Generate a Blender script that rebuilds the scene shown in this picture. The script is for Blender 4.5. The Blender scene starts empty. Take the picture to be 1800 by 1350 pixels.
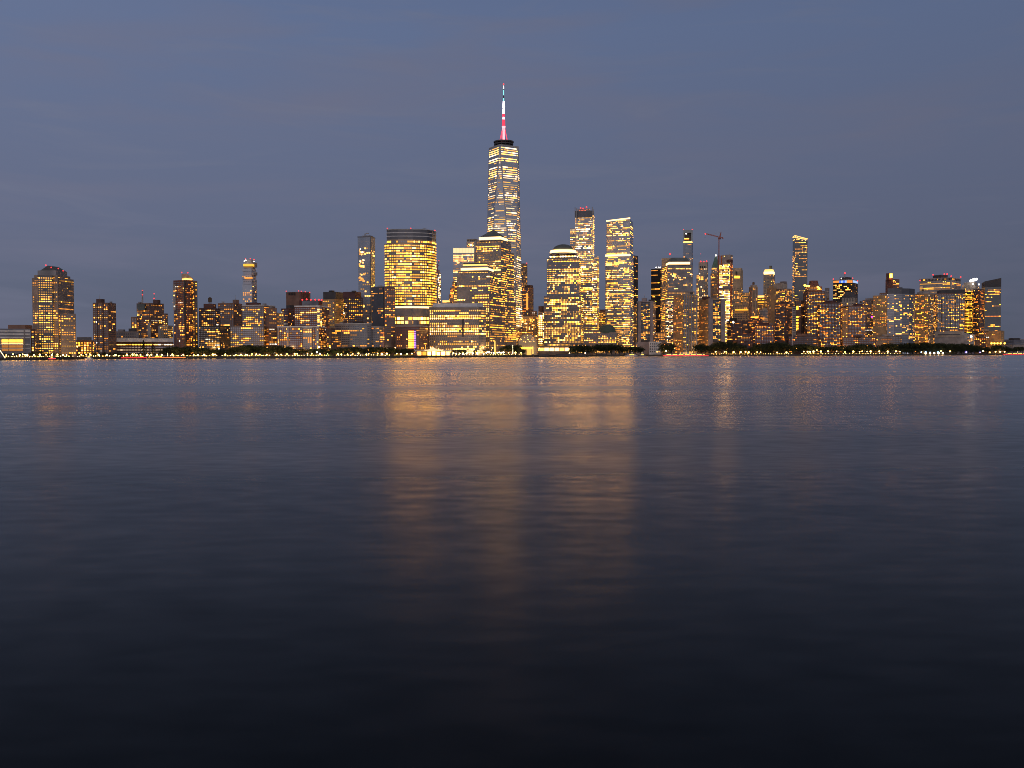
import bpy, math, random
from mathutils import Vector, Matrix
random.seed(7)
scene = bpy.context.scene
COL = scene.collection

# ------------------------------------------------------------------ camera
F, CX, CY, CAMH = 1770.0, 900.0, 675.0, 7.0      # focal length in photo pixels
PITCH, ROLL = math.atan(54.5 / F), 0.0021
_f = Vector((0, math.cos(PITCH), -math.sin(PITCH)))
_u0 = Vector((0, math.sin(PITCH), math.cos(PITCH)))
_r0 = Vector((1, 0, 0))
_u = _u0 * math.cos(ROLL) + _r0 * math.sin(ROLL)
_r = _r0 * math.cos(ROLL) - _u0 * math.sin(ROLL)
cam = bpy.data.cameras.new('camera')
cam.sensor_width = 36.0
cam.lens = F / 1800.0 * 36.0
cam.clip_start, cam.clip_end = 0.5, 80000
camo = bpy.data.objects.new('camera', cam)
COL.objects.link(camo)
M3 = Matrix((_r, _u, -_f)).transposed()
camo.matrix_world = Matrix.Translation((0, 0, CAMH)) @ M3.to_4x4()
scene.camera = camo

# ------------------------------------------------------------------ exposure
scene.view_settings.view_transform = 'Standard'
scene.view_settings.look = 'None'
scene.view_settings.exposure = 0.0
scene.view_settings.gamma = 1.0
scene.render.engine = 'CYCLES'
scene.cycles.use_denoising = True
scene.cycles.max_bounces = 5
scene.cycles.diffuse_bounces = 2
scene.cycles.glossy_bounces = 3
scene.cycles.sample_clamp_indirect = 30.0
scene.cycles.filter_width = 0.95
scene.cycles.caustics_reflective = True
scene.cycles.use_light_tree = True

# ------------------------------------------------------------------ sky: dusk, sun just set behind the camera
SUN_EL, SUN_ROT = math.radians(1.0), math.radians(180)
world = bpy.data.worlds.new("World")
scene.world = world
world.use_nodes = True
nt = world.node_tree
nt.nodes.clear()
N, L = nt.nodes.new, nt.links.new
out = N('ShaderNodeOutputWorld')
sky = N('ShaderNodeTexSky')
sky.sky_type = 'NISHITA'
sky.sun_disc = False
sky.sun_elevation = SUN_EL
sky.sun_rotation = SUN_ROT
sky.ozone_density = 3.0
bg1 = N('ShaderNodeBackground'); bg1.inputs['Strength'].default_value = 0.05
L(sky.outputs[0], bg1.inputs[0])
tc = N('ShaderNodeTexCoord')
sep = N('ShaderNodeSeparateXYZ'); L(tc.outputs['Generated'], sep.inputs[0])
# elevation ramp of the eastern dusk sky
ramp = N('ShaderNodeValToRGB'); L(sep.outputs['Z'], ramp.inputs[0])
cr = ramp.color_ramp
cr.elements[0].position = 0.0; cr.elements[0].color = (0.118, 0.134, 0.190, 1)
cr.elements[1].position = 1.0; cr.elements[1].color = (0.026, 0.035, 0.055, 1)
for p, c in ((0.05, (0.126, 0.147, 0.220)), (0.12, (0.144, 0.168, 0.264)), (0.20, (0.148, 0.180, 0.292)),
             (0.30, (0.142, 0.190, 0.330)), (0.345, (0.134, 0.182, 0.325)), (0.43, (0.066, 0.092, 0.150)), (0.54, (0.038, 0.050, 0.076))):
    e = cr.elements.new(p); e.color = (*c, 1)
# thin high cloud, streaked along the horizon
mp = N('ShaderNodeMapping'); mp.inputs['Scale'].default_value = (1.2, 1.2, 8.0)
mp.inputs['Rotation'].default_value = (0.05, 0.16, 0.3)
L(tc.outputs['Generated'], mp.inputs[0])
nz = N('ShaderNodeTexNoise'); nz.inputs['Scale'].default_value = 2.9
nz.inputs['Detail'].default_value = 7.0; nz.inputs['Roughness'].default_value = 0.52
nz.inputs['Distortion'].default_value = 0.5
L(mp.outputs[0], nz.inputs['Vector'])
cmap = N('ShaderNodeMapRange'); L(nz.outputs['Fac'], cmap.inputs[0])
cmap.inputs[1].default_value = 0.46; cmap.inputs[2].default_value = 0.74
cmap.inputs[3].default_value = 0.0; cmap.inputs[4].default_value = 1.0
cmix = N('ShaderNodeMix'); cmix.data_type = 'RGBA'
cfac = N('ShaderNodeMath'); cfac.operation = 'MULTIPLY'; cfac.inputs[1].default_value = 0.75
L(cmap.outputs[0], cfac.inputs[0]); L(cfac.outputs[0], cmix.inputs[0])
L(ramp.outputs[0], cmix.inputs[6]); cmix.inputs[7].default_value = (0.178, 0.186, 0.272, 1)
mp2 = N('ShaderNodeMapping'); mp2.inputs['Scale'].default_value = (3.0, 3.0, 22.0)
mp2.inputs['Rotation'].default_value = (0.0, -0.42, 0.5); L(tc.outputs['Generated'], mp2.inputs[0])
nz2 = N('ShaderNodeTexNoise'); nz2.inputs['Scale'].default_value = 1.5; nz2.inputs['Detail'].default_value = 9.0
nz2.inputs['Roughness'].default_value = 0.6; nz2.inputs['Distortion'].default_value = 0.8; L(mp2.outputs[0], nz2.inputs['Vector'])
cm2 = N('ShaderNodeMapRange'); L(nz2.outputs['Fac'], cm2.inputs[0])
cm2.inputs[1].default_value = 0.54; cm2.inputs[2].default_value = 0.80; cm2.inputs[3].default_value = 0.0; cm2.inputs[4].default_value = 0.55
cmixb = N('ShaderNodeMix'); cmixb.data_type = 'RGBA'
L(cm2.outputs[0], cmixb.inputs[0]); L(cmix.outputs[2], cmixb.inputs[6]); cmixb.inputs[7].default_value = (0.19, 0.205, 0.29, 1)
cmix = cmixb
# north (left) a little lighter than south (right)
az = N('ShaderNodeMapRange'); L(sep.outputs['X'], az.inputs[0])
az.inputs[1].default_value = -0.5; az.inputs[2].default_value = 0.5
az.inputs[3].default_value = 0.98; az.inputs[4].default_value = 0.76
# western afterglow (behind the camera)
wst = N('ShaderNodeMapRange'); L(sep.outputs['Y'], wst.inputs[0])
wst.inputs[1].default_value = 0.3; wst.inputs[2].default_value = -0.9
wst.inputs[3].default_value = 0.0; wst.inputs[4].default_value = 1.0
wmix = N('ShaderNodeMix'); wmix.data_type = 'RGBA'
L(wst.outputs[0], wmix.inputs[0]); L(cmix.outputs[2], wmix.inputs[6])
wmix.inputs[7].default_value = (0.74, 0.67, 0.71, 1)
bg2 = N('ShaderNodeBackground'); L(wmix.outputs[2], bg2.inputs[0]); L(az.outputs[0], bg2.inputs[1])
mixs = N('ShaderNodeMixShader'); mixs.inputs[0].default_value = 0.92
L(bg1.outputs[0], mixs.inputs[1]); L(bg2.outputs[0], mixs.inputs[2])
L(mixs.outputs[0], out.inputs[0])

# ------------------------------------------------------------------ sun: very weak, broad afterglow from the west
sl = bpy.data.lights.new('sun', 'SUN')
sl.energy = 0.12
sl.angle = math.radians(25)
sl.color = (1.0, 0.80, 0.72)
so = bpy.data.objects.new('sun', sl)
COL.objects.link(so)
so.rotation_euler = (math.radians(90) - SUN_EL - math.radians(6), 0, math.radians(0))

# ------------------------------------------------------------------ pixel -> world
def ray(px, py):
    return _f + _r * ((px - CX) / F) + _u * (-(py - CY) / F)
def at(px, py, Y):
    d = ray(px, py)
    return Vector((0, 0, CAMH)) + d * (Y / d.y)
def kx(px, py):
    d = ray(px, py)
    return d.x / d.y
GZ = 3.0      # street level above the water

# ------------------------------------------------------------------ materials
MATS = {}
def principled(name, col, rough=0.8, metal=0.0, spec=0.4, noise=0.25, nscale=0.08, bump=0.0):
    if name in MATS: return MATS[name]
    m = bpy.data.materials.new(name); m.use_nodes = True
    t = m.node_tree; b = t.nodes['Principled BSDF']
    b.inputs['Roughness'].default_value = rough
    b.inputs['Metallic'].default_value = metal
    b.inputs['Specular IOR Level'].default_value = spec
    g = t.nodes.new('ShaderNodeTexCoord'); n = t.nodes.new('ShaderNodeTexNoise')
    n.inputs['Scale'].default_value = nscale; n.inputs['Detail'].default_value = 6
    t.links.new(g.outputs['Object'], n.inputs['Vector'])
    r = t.nodes.new('ShaderNodeValToRGB'); t.links.new(n.outputs['Fac'], r.inputs[0])
    r.color_ramp.elements[0].position = 0.3; r.color_ramp.elements[1].position = 0.7
    r.color_ramp.elements[0].color = (*[c * (1 - noise) for c in col], 1)
    r.color_ramp.elements[1].color = (*[min(1, c * (1 + noise)) for c in col], 1)
    t.links.new(r.outputs[0], b.inputs['Base Color'])
    if bump:
        bp = t.nodes.new('ShaderNodeBump'); bp.inputs['Strength'].default_value = bump
        t.links.new(n.outputs['Fac'], bp.inputs['Height']); t.links.new(bp.outputs[0], b.inputs['Normal'])
    MATS[name] = m
    return m
def emitter(name, col, s, sampling='NONE'):
    if name in MATS: return MATS[name]
    m = bpy.data.materials.new(name); m.use_nodes = True
    t = m.node_tree; b = t.nodes['Principled BSDF']
    b.inputs['Base Color'].default_value = (0.05, 0.05, 0.05, 1)
    b.inputs['Roughness'].default_value = 0.3
    b.inputs['Emission Color'].default_value = (*col, 1)
    b.inputs['Emission Strength'].default_value = s
    m.cycles.emission_sampling = sampling
    MATS[name] = m
    return m
for nm, c, ro in (('brick_red', (.175, .080, .066), .9), ('brick_brown', (.215, .125, .095), .9), ('brick_dark', (.105, .062, .056), .9),
                  ('brick_grey', (.20, .165, .155), .9), ('tan', (.40, .255, .135), .85), ('tan_pale', (.42, .33, .23), .85),
                  ('limestone', (.40, .345, .29), .85), ('concrete', (.33, .30, .29), .9), ('concrete_mauve', (.27, .235, .25), .9),
                  ('white', (.55, .55, .57), .7), ('grey', (.20, .19, .20), .8), ('grey_blue', (.17, .18, .22), .7),
                  ('granite', (.25, .205, .185), .7), ('granite_grey', (.225, .22, .235), .6), ('charcoal', (.058, .055, .062), .7),
                  ('black', (.018, .016, .018), .5), ('copper', (.12, .205, .16), .8), ('slate', (.10, .115, .115), .75), ('verdigris', (.075, .105, .085), .8),
                  ('roof_red', (.10, .045, .045), .8), ('orange_net', (.42, .10, .03), .9), ('crane_red', (.30, .10, .08), .6),
                  ('steel', (.30, .30, .31), .5), ('wood', (.12, .08, .05), .9), ('bark', (.06, .045, .03), .95), ('fabric', (.7, .68, .62), .8), ('pier_pale', (.27, .285, .33), .7)):
    principled(nm, c, ro)
def glassmat(name, col, rough=.22, noise=.18):
    return principled(name, col, rough, .42, .5, noise, .05)
glassmat('glass_blue', (.17, .205, .27)); glassmat('glass_grey', (.24, .24, .27)); glassmat('glass_dark', (.085, .09, .11), .4)
glassmat('glass_steel', (.30, .31, .35)); glassmat('glass_teal', (.13, .155, .18)); principled('glass_sky', (.36, .40, .48), .3, .25, .5, .12, .03); glassmat('glass_slate', (.045, .055, .068)); glassmat('glass_bronze', (.20, .15, .11))
glassmat('pane', (.16, .175, .215), .18); glassmat('pane_pale', (.27, .285, .345), .18)
LITC = {'o': (1, .24, .02), 'a': (1, .34, .035), 'w': (1, .36, .045), 'g': (1, .44, .025), 'c': (1, .45, .08), 'h': (1, .68, .36), 'k': (1, .86, .68), 'b': (.40, .62, 1), 'r': (1, .15, .05)}
LITS = {1: .45, 2: 1.45, 3: 4.8, 4: 15.0}
for c in LITC:
    for l in LITS:
        emitter(f'lit_{c}{l}', LITC[c], LITS[l])
emitter('beacon_red', (1, .035, .035), 2.6); emitter('beacon_white', (1, .9, .8), 6)
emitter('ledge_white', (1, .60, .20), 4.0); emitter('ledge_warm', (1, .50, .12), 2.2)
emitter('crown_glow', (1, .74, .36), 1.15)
WINKEYS = [f'lit_{c}{l}' for c in LITC for l in LITS] + ['pane', 'pane_pale', 'glass_dark']

# ------------------------------------------------------------------ objects
def link_mesh(name, verts, faces, mats, parent=None, loc=None, midx=None, smooth=False):
    me = bpy.data.meshes.new(name)
    o0 = loc or (parent.location if parent is not None else Vector((0, 0, 0)))
    o0 = Vector(o0)
    me.from_pydata([tuple(Vector(v) - o0) for v in verts], [], faces)
    for m in (mats if isinstance(mats, (list, tuple)) else [mats]):
        me.materials.append(MATS[m] if isinstance(m, str) else m)
    if midx: me.polygons.foreach_set('material_index', midx)
    if smooth: me.polygons.foreach_set('use_smooth', [True] * len(faces))
    me.update()
    o = bpy.data.objects.new(name, me); COL.objects.link(o)
    if parent is not None: o.parent = parent
    else: o.location = o0
    return o
def tag(o, label=None, cat=None, group=None, kind=None):
    if label: o['label'] = label
    if cat: o['category'] = cat
    if group: o['group'] = group
    if kind: o['kind'] = kind
    return o
def empty(name, loc, label, cat, group=None):
    o = bpy.data.objects.new(name, None); COL.objects.link(o)
    o.location = loc; o.empty_display_size = 2
    return tag(o, label, cat, group)

class MB:                                   # mesh collector, world coordinates
    def __init__(s): s.v = []; s.f = []
    def poly(s, pts):
        n = len(s.v); s.v += [tuple(p) for p in pts]; s.f.append(list(range(n, n + len(pts))))
    def frustum(s, fp0, z0, fp1, z1):       # z may be a number or a list per vertex
        n = len(fp0); a = len(s.v)
        zz0 = z0 if isinstance(z0, (list, tuple)) else [z0] * n
        zz1 = z1 if isinstance(z1, (list, tuple)) else [z1] * n
        s.v += [(p[0], p[1], z) for p, z in zip(fp0, zz0)] + [(p[0], p[1], z) for p, z in zip(fp1, zz1)]
        s.f.append(list(range(a + n - 1, a - 1, -1))); s.f.append(list(range(a + n, a + 2 * n)))
        for i in range(n):
            j = (i + 1) % n; s.f.append([a + i, a + j, a + n + j, a + n + i])
        return s
    def box(s, x0, x1, y0, y1, z0, z1):
        return s.frustum([(x0, y0), (x1, y0), (x1, y1), (x0, y1)], z0, [(x0, y0), (x1, y0), (x1, y1), (x0, y1)], z1)
    def tube(s, p, q, r0, r1=None, n=8):
        p, q = Vector(p), Vector(q); r1 = r0 if r1 is None else r1
        d = (q - p).normalized(); a = d.orthogonal().normalized(); b = d.cross(a); k = len(s.v)
        for c, r in ((p, r0), (q, r1)):
            for i in range(n):
                t = 2 * math.pi * i / n
                s.v.append(tuple(c + a * (r * math.cos(t)) + b * (r * math.sin(t))))
        for i in range(n):
            j = (i + 1) % n; s.f.append([k + i, k + j, k + n + j, k + n + i])
        s.f.append(list(range(k + n - 1, k - 1, -1))); s.f.append(list(range(k + n, k + 2 * n)))
        return s
    def lathe(s, c, prof, n=20):            # prof: (r, z) from bottom to top
        k = len(s.v)
        for r, z in prof:
            for i in range(n):
                t = 2 * math.pi * i / n; s.v.append((c[0] + r * math.cos(t), c[1] + r * math.sin(t), z))
        for a in range(len(prof) - 1):
            for i in range(n):
                j = (i + 1) % n; s.f.append([k + a * n + i, k + a * n + j, k + a * n + n + j, k + a * n + n + i])
        s.f.append(list(range(k + n - 1, k - 1, -1))); m = k + (len(prof) - 1) * n; s.f.append(list(range(m, m + n)))
        return s
    def ball(s, c, r, n=8):
        c = Vector(c)
        return s.lathe(c, [(max(.02, r * math.sin(math.pi * i / 6)), c.z - r * math.cos(math.pi * i / 6)) for i in range(7)], n)
    def build(s, name, mat, parent=None, loc=None, smooth=False):
        return link_mesh(name, s.v, s.f, mat, parent, loc, None, smooth)

def inset(fp, k, dx=0, dy=0):
    cx = sum(p[0] for p in fp) / len(fp); cy = sum(p[1] for p in fp) / len(fp)
    return [(cx + (p[0] - cx) * k + dx, cy + (p[1] - cy) * k + dy) for p in fp]
def grow(fp, d):
    cx = sum(p[0] for p in fp) / len(fp); cy = sum(p[1] for p in fp) / len(fp)
    o = []
    for p in fp:
        v = Vector((p[0] - cx, p[1] - cy)); v = v * ((v.length + d) / v.length); o.append((cx + v.x, cy + v.y))
    return o
def foot(x0, xc, x1, py, Y, alpha=None, dm=None):
    """rectangular plan seen over a corner: left face x0..xc, right face xc..x1 (photo pixels at height py)"""
    wl, wr = xc - x0, x1 - xc
    k0, kc, k1 = kx(x0, py), kx(xc, py), kx(x1, py)
    C = Vector((kc * Y, Y))
    if wr < .6:
        ph = math.atan((k0 + kc) / 2); one = True
    elif wl < .6:
        ph = math.atan((k1 + kc) / 2) + math.pi / 2; one = True
    else:
        a = math.atan2(wr, wl) if alpha is None else math.radians(alpha)
        ph = math.atan(kc) + min(max(a, .12), 1.45); one = False
    c, s = math.cos(ph), math.sin(ph)
    if one and wr < .6:
        w = (C.x - k0 * C.y) / (c + k0 * s); d = dm or min(w, 45)
    elif one:
        d = (k1 * C.y - C.x) / (s - k1 * c); w = dm or min(d, 45)
    else:
        w = (C.x - k0 * C.y) / (c + k0 * s); d = (k1 * C.y - C.x) / (s - k1 * c)
    u, v = Vector((-c, s)), Vector((s, c))
    return [tuple(C + u * w), tuple(C), tuple(C + v * d), tuple(C + u * w + v * d)]

# ------------------------------------------------------------------ window patterns
def ST(fh=3.15, bw=3.3, wf=.55, hf=.5, p=.3, row=0, rowd=0, seg=1.5, cols='aaaawwwccck', lev='1223', dark='pane', mt=2, mb=4, ms=.6, zones=0, two=None):
    return dict(fh=fh, bw=bw, wf=wf, hf=hf, p=p, row=row, rowd=rowd, seg=seg, cols=cols, lev=lev, dark=dark, mt=mt, mb=mb, ms=ms, zones=zones, two=two)
def V(st, **k):
    d = dict(st); d.update(k); return d
APT = ST()
APTS = ST(p=.2, cols='aaow', lev='1122')
APTL = ST(p=.42, lev='1223')
OFF = ST(fh=4.1, bw=2.8, wf=.60, hf=.42, p=.55, row=.28, rowd=.12, seg=1.6, cols='wcwchwcwcgk', lev='112234', dark=None)
OFF['coh'] = .65
OFFC = V(OFF, cols='cchwccghk', lev='112234', p=.6)
BLK = ST(fh=3.9, bw=3.2, wf=.8, hf=.45, p=.16, row=.05, rowd=.2, seg=3, cols='aw', lev='1223', dark=None)
REG = []
class Bld:
    NWIN = 100
    def __init__(s, name, label, px, Y, cat='building', group=None):
        s.Y = Y
        p = at(px, 620, Y)
        s.root = empty(name, (p.x, Y, GZ), label, cat, group)
        REG.append(s); s.w = []; s.rnd = random.Random(label)
    def Z(s, px, py, dy=0): return at(px, py, s.Y + dy).z
    def mesh(s, part, mb, mat, smooth=False): return mb.build(part, mat, s.root, None, smooth)
    def box(s, part, x0, xc, x1, yt, yb=None, mat='grey', win=None, win2=None, dy=0, alpha=None, dm=None, taper=None):
        Y = s.Y + dy
        fp = foot(x0, xc, x1, yt, Y, alpha, dm)
        z1 = at(xc, yt, Y).z; z0 = at(xc, yb, Y).z if yb is not None else GZ - .3
        fpt = inset(fp, taper) if taper else fp
        s.vol(part, fp, z0, fpt, z1, mat, win, win2)
        return fp, z0, z1
    def vol(s, part, fp, z0, fpt, z1, mat, win=None, win2=None):
        mb = MB().frustum(fp, z0, fpt, z1); o = s.mesh(part, mb, mat); s.last = fp
        if win or win2:
            n = len(fp)
            zz0 = z0 if isinstance(z0, (list, tuple)) else [z0] * n
            zz1 = z1 if isinstance(z1, (list, tuple)) else [z1] * n
            for i in range(n):
                j = (i + 1) % n
                st = win if (i == 0 or n != 4) else (win2 or win)
                if n == 4 and i == 0 and not win: st = None
                if st: s.face([(*fp[i], zz0[i]), (*fp[j], zz0[j]), (*fpt[j], zz1[j]), (*fpt[i], zz1[i])], st)
        return o
    def face(s, pts, st):
        P = [Vector(p) for p in pts]; p0 = P[0]
        u = P[1] - P[0]
        if u.length < .01: return
        u.z = 0; u.normalize()
        n = (P[1] - P[0]).cross(P[-1] - P[0])
        if n.length < .01: n = (P[1] - P[0]).cross(P[-2] - P[0])
        n.normalize()
        mid = sum(P, Vector()) / len(P)
        if n.dot((Vector((0, 0, CAMH)) - mid).normalized()) < -.2: return
        v = n.cross(u)
        A = [((p - p0).dot(u), (p - p0).dot(v)) for p in P]
        hmin, hmax = min(a[1] for a in A), max(a[1] for a in A)
        umin, umax = min(a[0] for a in A) + st['ms'], max(a[0] for a in A) - st['ms']
        H = hmax - hmin - st['mt'] - st['mb']
        if H < 1 or umax - umin < 1: return
        nr = max(1, round(H / st['fh'])); fh = H / nr
        nb = max(1, round((umax - umin) / st['bw'])); cw = (umax - umin) / nb
        R = s.rnd
        def ext(h):
            xs = []
            for i in range(len(A)):
                (a0, b0), (a1, b1) = A[i], A[(i + 1) % len(A)]
                if (b0 - h) * (b1 - h) <= 0 and abs(b1 - b0) > 1e-6:
                    xs.append(a0 + (a1 - a0) * (h - b0) / (b1 - b0))
            return (min(xs), max(xs)) if len(xs) > 1 else (0, -1)
        colw = [R.random() for _ in range(nb)]
        zone = 1
        for r in range(nr):
            if st['zones'] and (r == 0 or R.random() < 1 / st['zones']): zone = R.choice((.25, .7, 1, 1.5, 2))
            hb = hmin + st['mb'] + r * fh + fh * (1 - st['hf']) / 2; ht = hb + fh * st['hf']
            e0, e1 = ext(hb), ext(ht)
            lo, hi = max(e0[0], e1[0]) + st['ms'] * .8, min(e0[1], e1[1]) - st['ms'] * .8
            x = R.random(); p = st['p'] * zone
            if x < st['row']: p = .94
            elif x < st['row'] + st['rowd']: p = .04
            levs = st['lev']
            if st.get('pf'):
                zc_ = (p0 + v * ((hb + ht) / 2)).z; py_ = 620.5 - (zc_ - CAMH) * F / s.Y
                for ya_, yb_, pp_, ll_ in st['pf']:
                    if ya_ <= py_ < yb_: p, levs = pp_, ll_
            rl = R.choice(levs); rc = R.choice(st['cols']); left = 0; lit = False; k = 0
            while k < nb:
                if left <= 0:
                    left = max(1, int(R.expovariate(1 / st['seg']) + .7)); lit = R.random() < p
                    c = rc if (st['seg'] > 3 and R.random() < .6) else R.choice(st['cols']); lv = rl if R.random() < st.get('coh', .25) else R.choice(levs)
                left -= 1
                a = umin + k * cw + cw * (1 - st['wf']) / 2; b = a + cw * st['wf']
                if a >= lo and b <= hi:
                    l2 = lv
                    if lit and R.random() < .12: l2 = R.choice(levs)
                    key = f'lit_{c}{l2}' if lit else st['dark']
                    if lit and st['seg'] > 3 and R.random() < .05: key = st['dark']
                    if key:
                        o = p0 + n * .15
                        s.w.append(([o + u * a + v * hb, o + u * b + v * hb, o + u * b + v * ht, o + u * a + v * ht], key, (LITS[int(l2)] if lit else .05) + R.random() * .01))
                k += 1
    def patch(s, part, x0, x1, ya, yb, mat, edge=0, t=.6, win=None, fp=None):
        """a thin panel set on face 'edge' of the last volume, between photo columns x0..x1 and rows ya..yb"""
        fp = fp or s.last; A, Bp = Vector(fp[edge]), Vector(fp[(edge + 1) % len(fp)])
        d = Bp - A; n = Vector((d.y, -d.x)).normalized(); P = []
        for x in (x0, x1):
            k = kx(x, ya); den = d.x - k * d.y
            q = (k * A.y - A.x) / den
            P.append(A + d * q)
        Ym = (P[0].y + P[1].y) / 2; xm = (x0 + x1) / 2
        zt = at(xm, ya, Ym).z; zb = at(xm, yb, Ym).z if yb is not None else GZ
        q = [tuple(P[0] + n * t), tuple(P[1] + n * t), tuple(P[1] - n * .5), tuple(P[0] - n * .5)]
        last = s.last
        o = s.vol(part, q, zb, q, zt, mat)
        if win: s.face([(*q[0], zb), (*q[1], zb), (*q[1], zt), (*q[0], zt)], win)
        s.last = last
        return o
    def quad(s, part, pts, mat): return link_mesh(part, pts, [list(range(len(pts)))], mat, s.root)
    def beacon(s, px, py, dy=0, r=.95, mat='beacon_red'):
        return s.mesh('beacon', MB().ball(at(px, py, s.Y + dy), r * s.Y / 1600), mat)
    def mast(s, px, y0, y1, dy=0, r=.5, mat='steel', part='mast', r1=None):
        return s.mesh(part, MB().tube(at(px, y0, s.Y + dy), at(px, y1, s.Y + dy), r, r1 or r * .5, 6), mat)
    def tank(s, px, y0, y1, w, dy=8):
        c = at(px, y0, s.Y + dy); t = at(px, y1, s.Y + dy).z; r = w / 2 * s.Y / F
        h = t - c.z
        o = s.mesh('water_tank', MB().lathe(c, [(r, c.z + h * .25), (r, c.z + h * .82), (r * .1, t)], 12), 'wood')
        m = MB()
        for i in range(4):
            q = Vector((c.x + r * .7 * math.cos(i * 1.57 + .7), c.y + r * .7 * math.sin(i * 1.57 + .7), c.z - 1))
            m.tube(q, (q.x, q.y, c.z + h * .25), .35, None, 5)
        m.build('tank_stand', 'steel', o, Vector(s.root.location)); 
        return o
    def flush(s):
        w = sorted(s.w, key=lambda t: -t[2])
        ind = w[:s.NWIN] if len(w) > s.NWIN else w
        for q, key, _ in ind:
            link_mesh('window', q, [[0, 1, 2, 3]], key, s.root)
        rest = w[len(ind):]
        if rest:
            keys = sorted({t[1] for t in rest}); ix = {k: i for i, k in enumerate(keys)}
            vs, fs, mi = [], [], []
            for q, key, _ in rest:
                n = len(vs); vs += q; fs.append([n, n + 1, n + 2, n + 3]); mi.append(ix[key])
            o = link_mesh('window', vs, fs, keys, s.root, None, mi); o['kind'] = 'stuff'
# ------------------------------------------------------------------ setting: water, land, seawall
SHORE = [(-400, 1060), (0, 1110), (65, 1152), (160, 1290), (255, 1400), (515, 1410), (690, 1500), (825, 1622), (930, 1760), (1065, 1990), (1285, 2060), (1535, 2050), (1660, 2200), (1800, 2450), (2200, 2900)]
def shoreY(px):
    for (a, b), (c, d) in zip(SHORE, SHORE[1:]):
        if a <= px <= c: return b + (d - b) * (px - a) / (c - a)
    return SHORE[0][1] if px < 0 else SHORE[-1][1]
SH = [(kx(px, 622) * Y, Y) for px, Y in SHORE]
wm = bpy.data.materials.new('river_water'); wm.use_nodes = True
t = wm.node_tree; t.nodes.clear(); N, L = t.nodes.new, t.links.new
wo = N('ShaderNodeOutputMaterial'); g = N('ShaderNodeTexCoord')
gl = N('ShaderNodeBsdfGlossy'); gl.distribution = 'MULTI_GGX'; gl.inputs['Color'].default_value = (1, .985, .96, 1)
df = N('ShaderNodeBsdfDiffuse'); df.inputs['Color'].default_value = (.004, .006, .009, 1)
fr = N('ShaderNodeFresnel'); fr.inputs['IOR'].default_value = 1.18
mx = N('ShaderNodeMixShader')
def mapped(scale, loc=(0, 0, 0)):
    m = N('ShaderNodeMapping'); m.inputs['Scale'].default_value = scale; m.inputs['Location'].default_value = loc
    L(g.outputs['Object'], m.inputs[0]); return m
def noise(m, sc, det, ro=.55):
    n = N('ShaderNodeTexNoise'); n.inputs['Scale'].default_value = sc; n.inputs['Detail'].default_value = det
    n.inputs['Roughness'].default_value = ro; L(m.outputs[0], n.inputs['Vector']); return n
rip = noise(mapped((.6, 1.2, 1)), .85, 2, .45)          # small ripples
swl = noise(mapped((.35, 1.0, 1)), .045, 4, .5)         # long swell
pat = noise(mapped((.16, 1.0, 1), (40, 13, 0)), .013, 6, .62)   # calm and ruffled patches
def tilt(n, k):                     # random surface slope from a noise colour
    s_ = N('ShaderNodeVectorMath'); s_.operation = 'SUBTRACT'; s_.inputs[1].default_value = (.5, .5, .5); L(n.outputs['Color'], s_.inputs[0])
    m_ = N('ShaderNodeVectorMath'); m_.operation = 'MULTIPLY'; m_.inputs[1].default_value = (k, k, 0); L(s_.outputs[0], m_.inputs[0]); return m_
ad = N('ShaderNodeVectorMath'); L(tilt(rip, .065).outputs[0], ad.inputs[0]); L(tilt(swl, .042).outputs[0], ad.inputs[1])
a2 = N('ShaderNodeVectorMath'); L(ad.outputs[0], a2.inputs[0]); a2.inputs[1].default_value = (0, 0, 1)
b2 = N('ShaderNodeVectorMath'); b2.operation = 'NORMALIZE'; L(a2.outputs[0], b2.inputs[0])
rr = N('ShaderNodeMapRange'); L(pat.outputs['Fac'], rr.inputs[0])
rr.inputs[1].default_value = .36; rr.inputs[2].default_value = .64; rr.inputs[3].default_value = .185; rr.inputs[4].default_value = .345
L(rr.outputs[0], gl.inputs['Roughness'])
L(b2.outputs[0], gl.inputs['Normal']); L(b2.outputs[0], fr.inputs['Normal'])
fp_ = N('ShaderNodeMath'); fp_.operation = 'POWER'; fp_.inputs[1].default_value = 1.2; L(fr.outputs[0], fp_.inputs[0])
L(fp_.outputs[0], mx.inputs[0]); L(df.outputs[0], mx.inputs[1]); L(gl.outputs[0], mx.inputs[2]); L(mx.outputs[0], wo.inputs[0])
MATS['river_water'] = wm
o = link_mesh('river_water', [(-9000, -400, 0), (9000, -400, 0), (9000, 6000, 0), (-9000, 6000, 0)], [[0, 1, 2, 3]], 'river_water')
tag(o, kind='structure')
principled('land', (.035, .036, .030), .95, noise=.4, nscale=.05)
principled('paving', (.16, .145, .125), .9, noise=.25, nscale=.3)
principled('riprap', (.060, .052, .045), .95, noise=.5, nscale=.6, bump=.4)
land = [(x, y + 1.2, GZ) for x, y in SH] + [(60000, 3000, GZ), (60000, 60000, GZ), (-60000, 60000, GZ), (-60000, 1060, GZ)]
tag(link_mesh('ground', land, [list(range(len(land)))], 'land'), kind='structure')
vs, fs = [], []
for i, (x, y) in enumerate(SH): vs += [(x, y + .8, GZ + .15), (x, y + 22, GZ + .15)]
for i in range(len(SH) - 1): fs.append([2 * i, 2 * i + 2, 2 * i + 3, 2 * i + 1])
tag(link_mesh('esplanade_path', vs, fs, 'paving'), kind='structure')
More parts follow.
